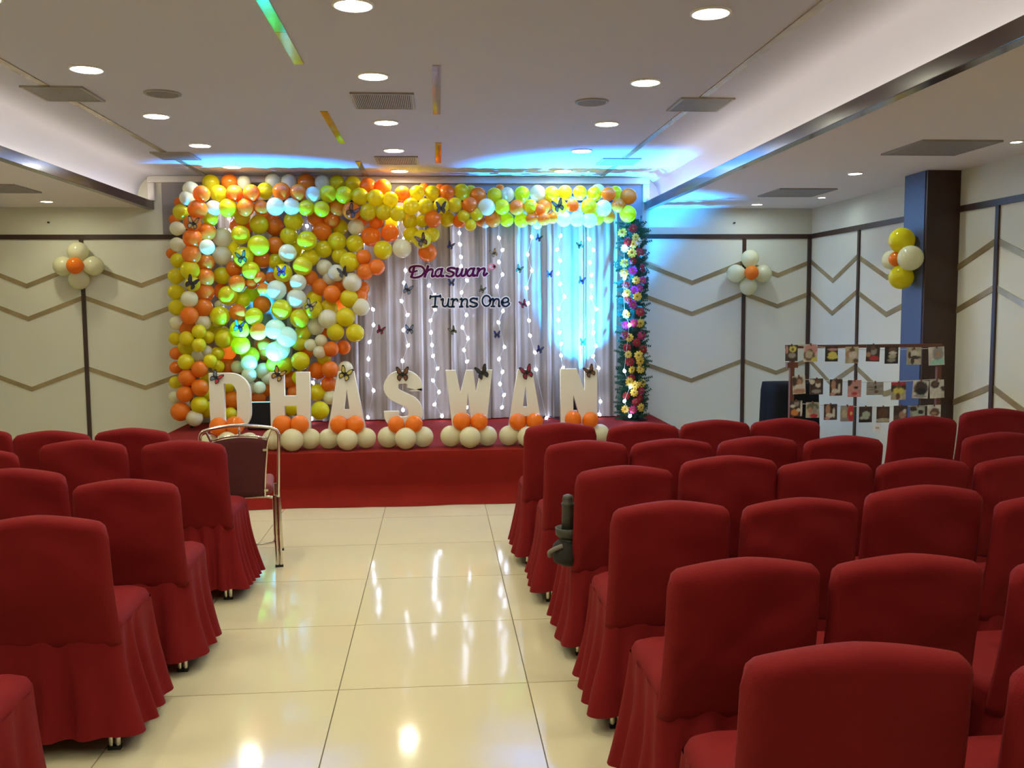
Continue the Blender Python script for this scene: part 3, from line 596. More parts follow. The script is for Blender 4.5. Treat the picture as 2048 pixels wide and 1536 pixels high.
# ------------------------------------------------------------------ butterflies
def wing_polys():
    fore = [(0.02, 0.0), (0.03, 0.16), (0.16, 0.42), (0.34, 0.60), (0.46, 0.62), (0.50, 0.52), (0.44, 0.34), (0.40, 0.16), (0.30, 0.04)]
    hind = [(0.02, 0.0), (0.30, 0.04), (0.40, -0.06), (0.42, -0.22), (0.34, -0.36), (0.24, -0.44), (0.14, -0.36), (0.05, -0.16)]
    return fore, hind
FORE, HIND = wing_polys()
def butterfly_mesh(m_in):
    blk = mat('black_wing_card', (0.012, 0.010, 0.010), 0.5)
    d = {}
    for s_ in (-1, 1):
        mb = MB()
        for poly in (FORE, HIND):
            c_ = Vector((sum(p[0] for p in poly)/len(poly), sum(p[1] for p in poly)/len(poly)))
            for m_i, sc, yy, th in ((0, 1.0, 0.0, 0.02), (1, 0.66, -0.012, 0.01)):
                mb.m = m_i; n = len(poly)
                f = [(s_*(c_.x+(x-c_.x)*sc), yy-th/2, c_.y+(z-c_.y)*sc) for x, z in poly]; b2 = [(x, yy+th/2, z) for x, _, z in f]
                ffs = [tuple(range(n)), tuple(range(2*n-1, n-1, -1))]+[(i, n+i, n+(i+1) % n, (i+1) % n) for i in range(n)]
                mb.add(f+b2, ffs)
        d[s_] = mb.mesh('wing', [blk, m_in])
    bd = MB(); bd.tube([(0, -0.01, -0.26), (0, -0.02, -0.1), (0, -0.025, 0.1), (0, -0.02, 0.2)], [0.012, 0.03, 0.035, 0.02], 6)
    for s_ in (-1, 1): bd.tube([(0, -0.02, 0.18), (s_*0.06, -0.03, 0.34)], 0.006, 4)
    return d, bd.mesh('body', blk)
BF_COL = {'black': (0.03, 0.03, 0.035), 'brown': (0.17, 0.07, 0.03), 'gold': (0.42, 0.24, 0.06), 'green': (0.03, 0.28, 0.14), 'blue': (0.03, 0.10, 0.62), 'navy': (0.02, 0.03, 0.16), 'maroon': (0.26, 0.01, 0.05),
          'grey blue': (0.16, 0.22, 0.34), 'cyan': (0.02, 0.35, 0.70), 'red': (0.5, 0.03, 0.05), 'olive': (0.16, 0.17, 0.07), 'yellow': (0.5, 0.42, 0.08)}
BF = {k: butterfly_mesh(mat('wing_'+k.replace(' ', '_'), c_, 0.4)) for k, c_ in BF_COL.items()}
# px, py, size px, colour, roll deg, place ('b' balloon, 'c' curtain, 'l' letter), label
BUT = [(386,448,21,'gold',12,'b','gold and black butterfly on an orange balloon near the top of the left column'),
 (383,567,22,'black',30,'b','black butterfly on a yellow balloon halfway down the left column'),
 (484,516,20,'green',-15,'b','green and brown butterfly on a yellow balloon left of the cluster'),
 (563,544,18,'blue',0,'b','bright blue butterfly on a yellow balloon mid cluster'),
 (686,546,18,'black',-15,'b','black butterfly on a cream balloon right of the cluster'),
 (620,612,20,'gold',25,'b','brown gold butterfly on a yellow balloon low in the cluster'),
 (478,654,20,'cyan',15,'b','cyan blue butterfly on a yellow balloon above letter D'),
 (704,424,22,'brown',35,'b','dark brown butterfly on an orange balloon in the top garland'),
 (882,417,20,'black',0,'b','black butterfly on a yellow balloon in the middle of the top garland'),
 (844,482,21,'brown',-25,'b','brown butterfly on the yellow balloon hanging below the top garland'),
 (1117,413,21,'olive',-20,'b','olive black butterfly on a yellow balloon right in the top garland'),
 (901,492,13,'navy',25,'c','small navy butterfly on the curtain above the purple name, left'),
 (988,507,13,'gold',-25,'c','small tan butterfly on the curtain above the right end of the purple name'),
 (903,566,13,'navy',0,'c','small navy butterfly on the curtain directly below the purple name'),
 (964,580,12,'olive',25,'c','small pale black butterfly on the curtain just above the word One'),
 (815,580,17,'grey blue',20,'c','blue and red butterfly on the curtain left of Turns One'),
 (1077,477,12,'navy',25,'c','small navy butterfly at the top of the blue lit curtain edge'),
 (1038,539,13,'green',25,'c','small dark green butterfly on the curtain right of the purple name'),
 (1099,549,12,'blue',0,'c','small blue butterfly at the left edge of the cyan light'),
 (1163,562,13,'blue',15,'c','small royal blue butterfly inside the cyan light, middle height'),
 (1160,491,12,'green',-20,'c','small green butterfly near the top of the cyan light'),
 (761,661,15,'maroon',20,'c','maroon butterfly on the curtain right of the balloon cluster'),
 (819,660,16,'grey blue',0,'c','grey blue butterfly on the curtain above letter S'),
 (906,662,14,'olive',-30,'c','small olive black butterfly on the curtain above letter W, left'),
 (994,670,13,'navy',0,'c','small navy butterfly on the curtain below the word One'),
 (1047,609,14,'maroon',-25,'c','small maroon butterfly on the curtain right of the word One'),
 (1079,700,13,'navy',20,'c','small navy butterfly on the blue lit curtain above the second letter A'),
 (1166,685,13,'green',0,'c','small teal green butterfly in the brightest part of the cyan light'),
 (432,756,21,'grey blue',35,'l','grey and red butterfly on the top corner of letter D'),
 (556,750,24,'gold',30,'l','golden brown butterfly on the top of letter H'),
 (690,749,24,'yellow',25,'l','black and yellow butterfly on the top of the letter A beside H'),
 (805,750,25,'brown',0,'l','brown butterfly on the top of letter S'),
 (965,746,24,'black',-20,'l','black butterfly on the top of letter W'),
 (1054,746,24,'maroon',-20,'l','dark brown butterfly on the top of the letter A beside N'),
 (1180,744,21,'brown',-25,'l','dark butterfly on the top of letter N')]
for px, py, s_, k, rl, place, lab in BUT:
    Y = {'b': front_y(px, py)-0.012, 'c': 9.64, 'l': YL-0.035}[place]
    p = atY(px, py, Y); sc = s_*Y/FPX*1.12
    e = empty('paper_butterfly', p, lab, 'butterfly', 'paper butterflies'); e.rotation_euler = (0, math.radians(rl), 0); e.scale = (sc, sc, sc)
    (d, bd) = BF[k]
    for sd in (-1, 1): ob('wing', d[sd] if not (k == 'grey blue' and sd == 1 and place != 'c') else BF['red'][0][sd], e, (0, 0, 0), (0, 0, sd*0.35*(-1)))
    ob('body', bd, e)

# ------------------------------------------------------------------ flower column at the right
fc = empty('flower_column', (2.03, 9.50, ZS), 'tall column of red, yellow and magenta gerberas with ferns right of the curtain', 'flower column')
def flower_mesh(nm, col, n=9):
    m_ = mat('petal_'+nm, col, 0.55, trans=0.2); mb = MB()
    for lay, (R_, lift) in enumerate(((1.0, 0.0), (0.72, 0.12))):
        for i in range(n):
            a_ = 2*PI*(i+0.5*lay)/n; w_ = 0.25*R_
            ca, sa = math.cos(a_), math.sin(a_)
            pt = lambda r, t, h: (r*ca-t*sa, -h, r*sa+t*ca)
            mb.add([pt(0.12, 0, lift+0.02), pt(0.55*R_, -w_, lift+0.14), pt(0.92*R_, -w_*0.8, lift+0.05), pt(R_, 0, lift+0.0), pt(0.92*R_, w_*0.8, lift+0.05), pt(0.55*R_, w_, lift+0.14)], [(0,1,2,3,4,5)])
    return mb.mesh('petals_'+nm, m_)
FM = {'R': flower_mesh('red', (0.30, 0.008, 0.014)), 'Y': flower_mesh('yellow', (0.75, 0.52, 0.06)), 'M': flower_mesh('magenta', (0.50, 0.03, 0.36)), 'P': flower_mesh('crimson', (0.42, 0.02, 0.10)), 'W': flower_mesh('white', (0.72, 0.74, 0.62))}
cm = MB(); cm.lathe([(0.22, 0.0), (0.20, 0.14), (0.10, 0.18)], 10)
for v in cm.v: v[:] = (v.x, -v.z-0.1, v.y)
ctr = {'d': cm.mesh('centre', mat('flower_centre', (0.35, 0.20, 0.03), 0.8, bump=0.8, bscale=60))}
FL = """R160,128 Y85,157 Y178,190 R122,222 W195,218 Y163,238 W103,268 Y153,300 R205,295 R158,355 Y100,370 M158,422 R228,405 Y98,440 Y182,490 P225,492 R110,527 M168,558 P205,545 Y120,578 R125,627 Y190,603 P158,660 R210,710 Y113,730 M108,803 P168,788 Y210,790 R105,873 Y135,890 P220,875 R185,925 R118,960 R230,972 Y127,1008 Y200,1015 R137,1057 Y210,1055 Y152,1115 Y212,1110 R150,1175 Y135,1200 Y175,1222 Y222,1208 Y168,1275 P215,1260 R113,1297 R205,1318 R180,1340 Y105,1390 P160,1393 Y215,1378"""
FNAME = {'R': 'red', 'Y': 'yellow', 'M': 'magenta', 'P': 'crimson', 'W': 'white'}
for q in FL.split():
    k = q[0]; zx, zy = map(float, q[1:].split(',')); px, py = 1220+zx/3.49, 420+zy/3.49
    dx = (px-1265)/28
    p = atY(px, py, 9.36+0.10*dx*dx+random.uniform(-.02, .02))
    o = ob('gerbera', FM[k], fc, p-fc.location, (random.uniform(-.35, .35), random.uniform(0, 6), dx*0.5+random.uniform(-.25, .25))); s_ = random.uniform(0.040, 0.052); o.scale = (s_, s_, s_)
    o['label'] = FNAME[k]+' gerbera flower'; ob('centre', ctr['d'], o)
leafm = mat('fern_leaf', (0.018, 0.085, 0.045), 0.6, trans=0.25, var=0.4, vscale=8)
mb = MB(); rr = random.Random(3)
for i in range(620):
    zz = rr.uniform(0.01, 2.02); ang = rr.uniform(0, 2*PI); rad = rr.uniform(0.02, 0.09)
    base = Vector((math.cos(ang)*rad-0.02, math.sin(ang)*rad*0.7, zz))
    d = Vector((math.cos(ang)*1.2-0.35, math.sin(ang)*0.6-0.25, rr.uniform(-0.3, 0.9))).normalized(); ln = rr.uniform(0.05, 0.13)
    side = d.cross(Vector((0, 1, 0.2))).normalized()
    for k in range(6):
        c_ = base+d*ln*(k+1)/6
        for s_ in (-1, 1):
            tip = c_+(side*s_*0.8+d*0.6).normalized()*0.034*(1-0.08*k); w_ = d*0.010
            mb.add([c_-w_, tip, c_+w_], [(0, 1, 2)])
    w_ = side*0.002; mb.add([base-w_, base+w_, base+d*ln], [(0, 1, 2)])
tag(mb.obj('fern_foliage', leafm, fc), kind='stuff')
mb = MB(); mb.tube([(0, 0, 0), (0, 0, 2.06)], 0.055, 12); mb.obj('core', mat('dark_green_core', (0.01, 0.035, 0.02), 0.9, bump=1, bscale=60), fc, smooth=True)
MB().lathe([(0.13, -0.0), (0.13, 0.012), (0.03, 0.02)], 20).obj('base', black_m, fc)

# ------------------------------------------------------------------ stage wash lamps
def par(px, Y, label, tilt, target, energy, rz, cone, soft):
    x = atY(px, 840, Y).x; e = empty('stage_wash_light', (x, Y, ZS), label, 'stage light', 'stage wash lights', rz)
    b_ = MB(); wd, hh = 0.115, 0.24
    b_.box((-wd, -0.05, 0.03), (wd, 0.05, 0.03+hh)); o = bevel(b_.obj('housing', black_m, e), 0.012, 3); o.rotation_euler = (tilt, 0, 0)
    ln = MB(); ln.box((-wd+0.012, -0.036, 0.03+hh), (wd-0.012, 0.036, 0.036+hh)); l_ = ln.obj('lens', mat('par_lens', (0.5, 0.8, 1), 0.2, emit=2, emit_col=(0.25, 0.8, 1.0)), o)
    y_ = MB(); y_.tube([(-wd-0.018, 0.0, 0.008), (-wd-0.018, 0, 0.15)], 0.008, 6); y_.tube([(wd+0.018, 0.0, 0.008), (wd+0.018, 0, 0.15)], 0.008, 6); y_.tube([(-wd-0.018, 0, 0.008), (wd+0.018, 0, 0.008)], 0.008, 6); y_.obj('yoke', black_m, e)
    for s_ in (-1, 1): MB().tube([(s_*(wd+0.005), 0, 0.15), (s_*(wd+0.045), 0, 0.15)], 0.018, 10).obj('knob', black_m, e)
    p = Matrix.Rotation(rz, 4, 'Z') @ (Matrix.Rotation(tilt, 4, 'X') @ Vector((0, 0, 0.05+hh)))+Vector((x, Y, ZS))
    s_ = spot('stage_wash_beam', p, target, energy, PAR_COL, cone, soft, 0.03)
    return e
par(524, 9.20, 'black floor wash light between letters D and H', -0.10, (-1.70, 9.55, 2.4), PAR_W*0.38, 0.0, 62, 0.9)
par(1152, 9.52, 'black floor wash light behind letter N', -0.05, (1.60, 9.54, 2.6), PAR_W, 0.0, 76, 1.0)
cab = MB(); cab.tube(catmull([atZ(1020, 842, ZS+.006), atZ(1045, 838, ZS+.006), atZ(1075, 840, ZS+.006), atZ(1092, 832, ZS+.02), atZ(1110, 836, ZS+.02), atZ(1135, 840, ZS+.006), atZ(1150, 836, ZS+.01)], 6), 0.006, 6)
tag(cab.obj('power_cable', black_m, smooth=True), 'black power cable lying on the stage beside letter N', 'cable')

# ------------------------------------------------------------------ covered chairs
def chair_meshes(seed, gathers, fl=0.07, fr_=0.07):
    rn = random.Random(seed); NO = lambda *a: noise.noise(Vector(a)+Vector((seed*7.3, 0, 0)))
    # back sleeve
    nu, nv = 22, 22; fr, bk = [], []
    zb = 0.40
    def top(u):
        a_ = abs(u); z = 0.900-0.034*a_**1.6
        if a_ > 0.84: d = (a_-0.84)/0.16; z -= 0.055*(1-math.sqrt(max(0, 1-d*d)))
        return z
    for j in range(nv+1):
        v = j/nv
        for i in range(nu+1):
            uu = -1+2*i/nu; u = math.sin(uu*PI/2)*0.35+uu*0.65
            vv = 1-(1-v)**1.35
            z = zb+(top(u)-zb)*vv
            x = u*(0.229-0.006*vv)
            ez = (top(u)-z); ex = (1-abs(u))*0.22
            e_ = min(1, min(ez, ex)/0.035); t = 0.034*math.sqrt(max(0, 1-(1-e_)**2))+0.003
            lean = -(z-zb)*0.20-0.015*math.sin(PI*vv)
            wr = (0.015*NO(x*5+z*7, z*5-x*4, 1)+0.006*NO(x*16-z*10, z*12, 3)*(1-vv*0.4))*min(1, max(0, z-zb)/0.1)+0.004*NO(x*40+z*22, z*9-x*12, 8)*(1-vv)
            bow = 0.020*(1-u*u)*min(1, max(0, z-zb)/0.18)
            fr.append((x, -0.19+lean+t, z)); bk.append((x, -0.19+lean-t-bow+wr*e_, z))
    vs_ = fr+bk; n0 = len(fr); fs = []
    idx = lambda j, i: j*(nu+1)+i
    for j in range(nv):
        for i in range(nu):
            fs.append((idx(j,i), idx(j+1,i), idx(j+1,i+1), idx(j,i+1))); fs.append((n0+idx(j,i), n0+idx(j,i+1), n0+idx(j+1,i+1), n0+idx(j+1,i)))
    rim = [idx(0,i) for i in range(nu+1)]+[idx(j,nu) for j in range(1,nv+1)]+[idx(nv,i) for i in range(nu-1,-1,-1)]+[idx(j,0) for j in range(nv-1,0,-1)]
    for a_, b_ in zip(rim, rim[1:]+rim[:1]): fs.append((a_, b_, n0+b_, n0+a_))
    back = me('back_cover', vs_, fs, red_m, True)
    # seat and skirt: rings around a rounded rectangle
    N = 176
    def ringpt(s, grow):
        hx, hy, r_ = 0.222+min(grow, 0.004)+max(0, grow-0.004)*0.15, 0.225+grow, 0.06+max(grow, 0)*0.6
        r_ = max(0.02, min(r_, hx, hy)); per = [2*(hx-r_), 2*(hy-r_)]; L = 2*per[0]+2*per[1]+2*PI*r_; d = s*L
        segs = [('l', per[0], (-hx+r_, -hy), (1, 0)), ('a', PI*r_/2, (hx-r_, -hy+r_), -90), ('l', per[1], (hx, -hy+r_), (0, 1)), ('a', PI*r_/2, (hx-r_, hy-r_), 0),
                ('l', per[0], (hx-r_, hy), (-1, 0)), ('a', PI*r_/2, (-hx+r_, hy-r_), 90), ('l', per[1], (-hx, hy-r_), (0, -1)), ('a', PI*r_/2, (-hx+r_, -hy+r_), 180)]
        for ty, ln, o_, q in segs:
            if d <= ln+1e-9:
                if ty == 'l': return (o_[0]+q[0]*d, o_[1]+q[1]*d), (q[1], -q[0])
                a_ = math.radians(q)+d/r_; return (o_[0]+r_*math.cos(a_), o_[1]+r_*math.sin(a_)), (math.cos(a_), math.sin(a_))
            d -= ln
        return (o_[0], o_[1]), (0, -1)
    vs_, fs = [], []
    lev = [(-0.215, 0.505), (-0.15, 0.508), (-0.08, 0.506), (-0.03, 0.497), (-0.008, 0.482), (0.0, 0.46), (0.0, 0.43)]
    for gr, z in lev:
        for k in range(N):
            (x, y), nn = ringpt(k/N, gr); vs_.append((x, y+0.01, z+0.004*NO(x*9, y*9, z*9)))
    for l in range(len(lev)-1):
        for k in range(N): fs.append((l*N+k, l*N+(k+1) % N, (l+1)*N+(k+1) % N, (l+1)*N+k))
    fs.append(tuple(range(N-1, -1, -1))[::-1])
    seat = me('seat_cover', vs_, fs, red_m, True)
    vs_, fs = [], []; nl = 12; ph = rn.uniform(0, 6); pn = 24 if gathers else 13
    pleat = [rn.uniform(0.4, 1.0) for _ in range(64)]
    for l in range(nl+1):
        t = l/nl
        for k in range(N):
            s_ = k/N
            (x, y), nn = ringpt(s_, 0.002+0.022*t)
            side = (fr_ if nn[0] > 0 else fl)*abs(nn[0])**2
            q = s_*pn+0.35*NO(s_*6, t*0.8, 9)+ph; am = pleat[int(q) % 64]
            wv = math.sin(q*2*PI); wv = math.copysign(abs(wv)**0.8, wv)
            amp = (0.004+0.021*min(1, t*1.4))*am
            rear = max(0, -nn[1])
            if rear > 0.9 and not gathers: amp *= 0.75+0.3*t
            y -= 0.012*rear
            amp *= (1 if abs(nn[0]) < 0.5 or side > 0.03 else 0.3); out_ = amp*wv+0.012*NO(s_*9, t*2, 5)*t*(1 if abs(nn[0]) < 0.5 else 0.4)+side*t*t*0.6+0.02*t*abs(nn[1])
            hem = 0.055+0.030*NO(s_*5, 2, 1)+0.02*(rear)
            z = 0.455-(0.455-hem)*t
            vs_.append((x+nn[0]*out_, y+0.01+nn[1]*out_, z))
    for l in range(nl):
        for k in range(N): fs.append((l*N+k, l*N+(k+1) % N, (l+1)*N+(k+1) % N, (l+1)*N+k))
    skirt = me('skirt', vs_, [f[::-1] for f in fs], red_m, True)
    return back, seat, skirt
CV = [chair_meshes(1, True, 0.0, 0.11), chair_meshes(2, False, 0.0, 0.0), chair_meshes(3, False, 0.0, 0.0), chair_meshes(4, False, 0.0, 0.0),
      chair_meshes(5, False, 0.09, 0.0), chair_meshes(6, False, 0.09, 0.0), chair_meshes(7, False, 0.0, 0.09), chair_meshes(8, False, 0.0, 0.09)]
lg = MB(); lg.tube([(-0.012, 0, 0.012), (-0.012, 0, 0.45)], 0.009, 8); lg.tube([(0.012, 0, 0.012), (0.012, 0, 0.45)], 0.009, 8); lg.m = 1; lg.box((-0.023, -0.011, 0), (0.023, 0.011, 0.014)); leg_mesh = lg.mesh('leg', [chrome_m, rubber_m], False)
CH_PARTS = {}
def chair(x, ytop, rz, var, label, group, k=1.0):
    """ytop: depth of the top of the backrest"""
    e = empty('covered_chair', (x, ytop+0.295, 0), label, 'chair', group, rz); e.scale = (k, k, k)
    b_, s_, sk = CV[var]
    ob('back_cover', b_, e); ob('seat_cover', s_, e); ob('skirt', sk, e)
    for lx in (-0.185, 0.185):
        for ly in (-0.185, 0.19): ob('leg', leg_mesh, e, (lx, ly, 0))
K = 1.044
RIGHT = [  # row, position, x, Y(top, at .93 calibration), scale
 (0,0,.71,5.33,1),(0,1,1.18,5.28,1),(0,2,1.63,5.35,1),(0,3,2.07,5.37,1),(0,5,2.91,5.37,1),(0,6,3.42,5.45,1.035),
 (1,0,.75,4.62,1),(1,1,1.19,4.62,1),(1,2,1.64,4.65,1),(1,3,2.08,4.62,1),(1,5,2.95,4.64,1),
 (2,0,.79,3.87,1),(2,1,1.27,3.95,1.025),(2,2,1.70,3.92,1),(2,3,2.13,3.91,1),(2,4,2.58,3.9,1),
 (3,0,.81,3.15,1),(3,1,1.27,3.15,1),(3,2,1.75,3.20,1.03),(3,3,2.18,3.12,1),
 (4,0,.82,2.41,1),(4,1,1.28,2.40,1),(4,2,1.75,2.35,1),
 (5,0,.80,1.67,1.05),(5,1,1.28,1.60,1.04)]
POSN = ['on the aisle', 'second from the aisle', 'third from the aisle', 'fourth from the aisle', 'fifth from the aisle', 'sixth from the aisle', 'seventh from the aisle']
for i, (r_, c_, x, y, k) in enumerate(RIGHT):
    chair(x*K, y*K, random.uniform(-.035, .035), (4+r_ % 2) if c_ == 0 else [1, 2, 3][(i+r_) % 3], 'red cloth covered chair, right block, %s row from the stage, %s' % (ORD[r_], POSN[c_]), 'red covered chairs in the right block', k)
LEFT = [(0,1,-1.74,5.42,1,0),(0,2,-2.16,5.36,1,0),(0,3,-2.66,5.52,1,0),
 (1,0,-1.30,4.83,1.01,0),(1,1,-1.80,4.84,1.02,0),(1,2,-2.28,4.72,1,0),
 (2,0,-1.28,3.84,.99,.04),(2,1,-1.80,4.06,1.01,0),(3,0,-1.33,3.15,1,.03),(3,1,-1.80,3.2,1,0),(4,0,-1.40,2.28,1,.05)]
for i, (r_, c_, x, y, k, rz) in enumerate(LEFT):
    chair(x*K, y*K, rz-0.01, 0 if (r_, c_) == (1, 0) else (6+r_ % 2) if c_ == 0 else [1, 2, 3][(i*2+1) % 3], 'red cloth covered chair, left block, %s row from the stage, %s' % (ORD[r_], POSN[c_]), 'red covered chairs in the left block', k)

# ------------------------------------------------------------------ bare metal chair
mc = empty('banquet_chair', (-1.212, 5.775, 0), 'uncovered chrome banquet chair with maroon padded back beside the left aisle', 'chair', None, 0.15)
maroon_m = mat('maroon_weave', (0.09, 0.008, 0.010), 0.8, bump=0.8, bscale=220, sheen=0.2)
seatm = mat('maroon_seat_fabric', (0.19, 0.02, 0.02), 0.7, bump=0.3, bscale=220)
loop = catmull([(0.215,-0.03,0.44),(0.222,-0.05,0.60),(0.228,-0.075,0.78),(0.225,-0.08,0.845),(0.195,-0.085,0.875),(0.10,-0.09,0.893),(0,-0.09,0.898),(-0.10,-0.09,0.893),(-0.195,-0.085,0.875),(-0.225,-0.08,0.845),(-0.228,-0.075,0.78),(-0.222,-0.05,0.60),(-0.215,-0.03,0.44)], 5)
MB().tube(loop, 0.010, 10).obj('back_frame', chrome_m, mc, smooth=True)
inner = catmull([(0.135,-0.03,0.44),(0.140,-0.045,0.56),(0.155,-0.065,0.72),(0.165,-0.075,0.80),(0.195,-0.083,0.872)], 5)
for s_ in (1, -1): MB().tube([(s_*p.x, p.y, p.z) for p in inner], 0.008, 8).obj('inner_frame', chrome_m, mc, smooth=True)
MB().tube([(-0.165,-0.077,0.812),(-0.08,-0.082,0.832),(0,-0.084,0.838),(0.08,-0.082,0.832),(0.165,-0.077,0.812)], 0.007, 8).obj('top_rail', chrome_m, mc, smooth=True)
MB().tube([(0,-0.084,0.838),(0,-0.09,0.895)], 0.007, 8).obj('strut', chrome_m, mc, smooth=True)
nu, nv = 14, 14; fr, bk = [], []
for j in range(nv+1):
    v = j/nv
    for i in range(nu+1):
        u = -1+2*i/nu; hw = 0.128+0.032*v; zt = 0.80+0.022*(1-u*u); z = 0.45+(zt-0.45)*v; e_ = min(1, min((1-abs(u))*hw, (v)*0.3+.004, (1-v)*0.3+.004)/0.02)
        y = -0.032-(z-0.45)*0.13; t = 0.004+0.018*math.sqrt(max(0, 1-(1-e_)**2))
        fr.append((u*hw, y+t*1.3, z)); bk.append((u*hw, y-t*0.7, z))
vs_ = fr+bk; n0 = len(fr); fs = []; ix = lambda j, i: j*(nu+1)+i
for j in range(nv):
    for i in range(nu): fs.append((ix(j,i), ix(j+1,i), ix(j+1,i+1), ix(j,i+1))); fs.append((n0+ix(j,i), n0+ix(j,i+1), n0+ix(j+1,i+1), n0+ix(j+1,i)))
rim = [ix(0,i) for i in range(nu+1)]+[ix(j,nu) for j in range(1,nv+1)]+[ix(nv,i) for i in range(nu-1,-1,-1)]+[ix(j,0) for j in range(nv-1,0,-1)]
for a_, b_ in zip(rim, rim[1:]+rim[:1]): fs.append((a_, b_, n0+b_, n0+a_))
ob('backrest', me('backrest', vs_, fs, maroon_m, True), mc)
for s_ in (1, -1):
    for z in (0.49, 0.745): MB().box((s_*0.148-0.014, -0.055-(z-.45)*.13, z-0.007), (s_*0.148+0.010, -0.04-(z-.45)*.13, z+0.007)).obj('bracket', chrome_m, mc)
sb = MB(); sb.box((-0.185, -0.02, 0.455), (0.185, 0.385, 0.52)); o = bevel(sb.obj('seat', seatm, mc), 0.028, 4)
MB().tube(catmull([(-0.19,-0.02,0.20),(-0.19,-0.02,0.41),(-0.17,-0.02,0.44),(-0.1,-0.02,0.447),(0.1,-0.02,0.447),(0.17,-0.02,0.44),(0.19,-0.02,0.41),(0.19,-0.02,0.20)], 5), 0.009, 8).obj('seat_rail', chrome_m, mc, smooth=True)
for s_ in (1, -1):
    for yy, nm in ((-0.03, 'rear'), (0.37, 'front')):
        l_ = MB(); l_.tube([(s_*0.19, yy+0.01, 0.45), (s_*0.195, yy+0.0, 0.2), (s_*0.20, yy-0.0, 0.012)], 0.0105, 8); l_.tube([(s_*0.212, yy+0.01, 0.45), (s_*0.217, yy, 0.2), (s_*0.222, yy, 0.012)], 0.0105, 8); l_.m = 1; l_.box((s_*0.211-0.024, yy-0.013, 0), (s_*0.211+0.024, yy+0.013, 0.014))
        l_.obj('leg', [chrome_m, rubber_m], mc)
    MB().tube([(s_*0.2, -0.02, 0.14), (s_*0.2, 0.36, 0.14)], 0.008, 8).obj('stretcher', chrome_m, mc)
MB().tube(catmull([(-0.19,-0.01,0.25),(-0.19,0,0.17),(-0.16,0,0.145),(0.0,0,0.143),(0.16,0,0.145),(0.19,0,0.17),(0.19,-0.01,0.25)], 5), 0.008, 8).obj('stretcher', chrome_m, mc, smooth=True)

# ------------------------------------------------------------------ dark bundle on an aisle chair seat
dk = mat('dark_olive_plastic', (0.045, 0.042, 0.030), 0.55); dk2 = mat('charcoal_fabric', (0.022, 0.019, 0.015), 0.9, bump=0.6, bscale=60); lt = mat('grey_webbing', (0.17, 0.15, 0.12), 0.7)
bx = atY(1141, 1050, 4.16)
bu = empty('tripod_bundle', (bx.x-0.012, 4.16, -0.075), 'dark olive tripod-like bundle with round handle propped against the seat of an aisle chair', 'bundle')
MB().lathe([(0.030, 0.66), (0.027, 0.75), (0.027, 0.775), (0.030, 0.778), (0.030, 0.786), (0.024, 0.79), (0.026, 0.806), (0.022, 0.82), (0.008, 0.826)], 16).obj('handle', dk, bu, smooth=True)
MB().lathe([(0.040, 0.625), (0.056, 0.64), (0.060, 0.672), (0.056, 0.674), (0.048, 0.655), (0.03, 0.65)], 18).obj('collar', dk, bu, smooth=True)
MB().lathe([(0.036, 0.50), (0.034, 0.56), (0.036, 0.63)], 16).obj('shaft', dk, bu, smooth=True)
lm = MB(); lm.lathe([(0.004+0.058*math.sin(PI*i/12), 0.515-0.07*math.cos(PI*i/12)+0.0) for i in range(13)], 18)
for v in lm.v:
    d = noise.noise(Vector((v.x*22, v.y*22, v.z*20)))*0.02; v.x *= 1+d*10; v.y *= 1+d*8; v.x -= 0.012; v.z += 0.06
for v in lm.v: v.z = max(v.z-0.02, 0.5105)
lm.obj('cloth_wrap', dk2, bu, smooth=True)
MB().tube(catmull([(-0.03,-0.05,0.60),(-0.065,-0.045,0.585),(-0.088,-0.03,0.565),(-0.085,-0.02,0.545)], 4), 0.011, 6).obj('strap', lt, bu, smooth=True)

# ------------------------------------------------------------------ photo stand with hanging prints
YP = 6.72
wood_m = mat('reddish_wood', (0.14, 0.045, 0.022), 0.5, var=0.3, vscale=12)
ps = empty('photo_stand', (3.2, YP, 0), 'wooden two-post frame with strings of hanging photo prints', 'photo stand')
def pp(px, py, Y=YP): return atY(px, py, Y)-Vector((3.2, YP, 0))
xl, xr = pp(1583, 760).x, pp(1876, 760).x; zt = pp(1730, 692).z
MB().box((xl-0.05, -0.012, zt-0.012), (xr+0.02, 0.012, zt+0.012)).obj('top_rail', wood_m, ps)
for x in (xl, xr):
    MB().box((x-0.016, -0.016, 0.02), (x+0.016, 0.016, zt-0.012)).obj('post', wood_m, ps)
    MB().box((x-0.04, -0.02, zt-0.155), (x+0.04, 0.02, zt-0.115)).obj('cross_block', wood_m, ps)
    MB().box((x-0.03, -0.2, 0), (x+0.03, 0.2, 0.03)).obj('foot', wood_m, ps)
str_m = mat('white_string', (0.6, 0.58, 0.52), 0.8)
for (ya, yb_, ym) in ((690, 696, 699), (757, 758, 764), (806, 810, 813)):
    MB().tube(catmull([pp(1583, ya)+Vector((0, -.02, 0)), pp(1730, ym)+Vector((0, -.02, 0)), pp(1876, yb_)+Vector((0, -.02, 0))], 8), 0.0025, 5).obj('string', str_m, ps)
CR = {'b': (.02,.018,.02), 'd': (.06,.04,.035), 'w': (.62,.58,.5), 'k': (.42,.24,.16), 'n': (.14,.075,.05), 'y': (.62,.55,.12), 'p': (.55,.27,.25), 'r': (.50,.04,.05), 'g': (.30,.28,.25), 't': (.45,.40,.28), 'c': (.32,.62,.48), 'o': (.6,.22,.06), 'l': (.40,.46,.36), 'v': (.12,.14,.08)}
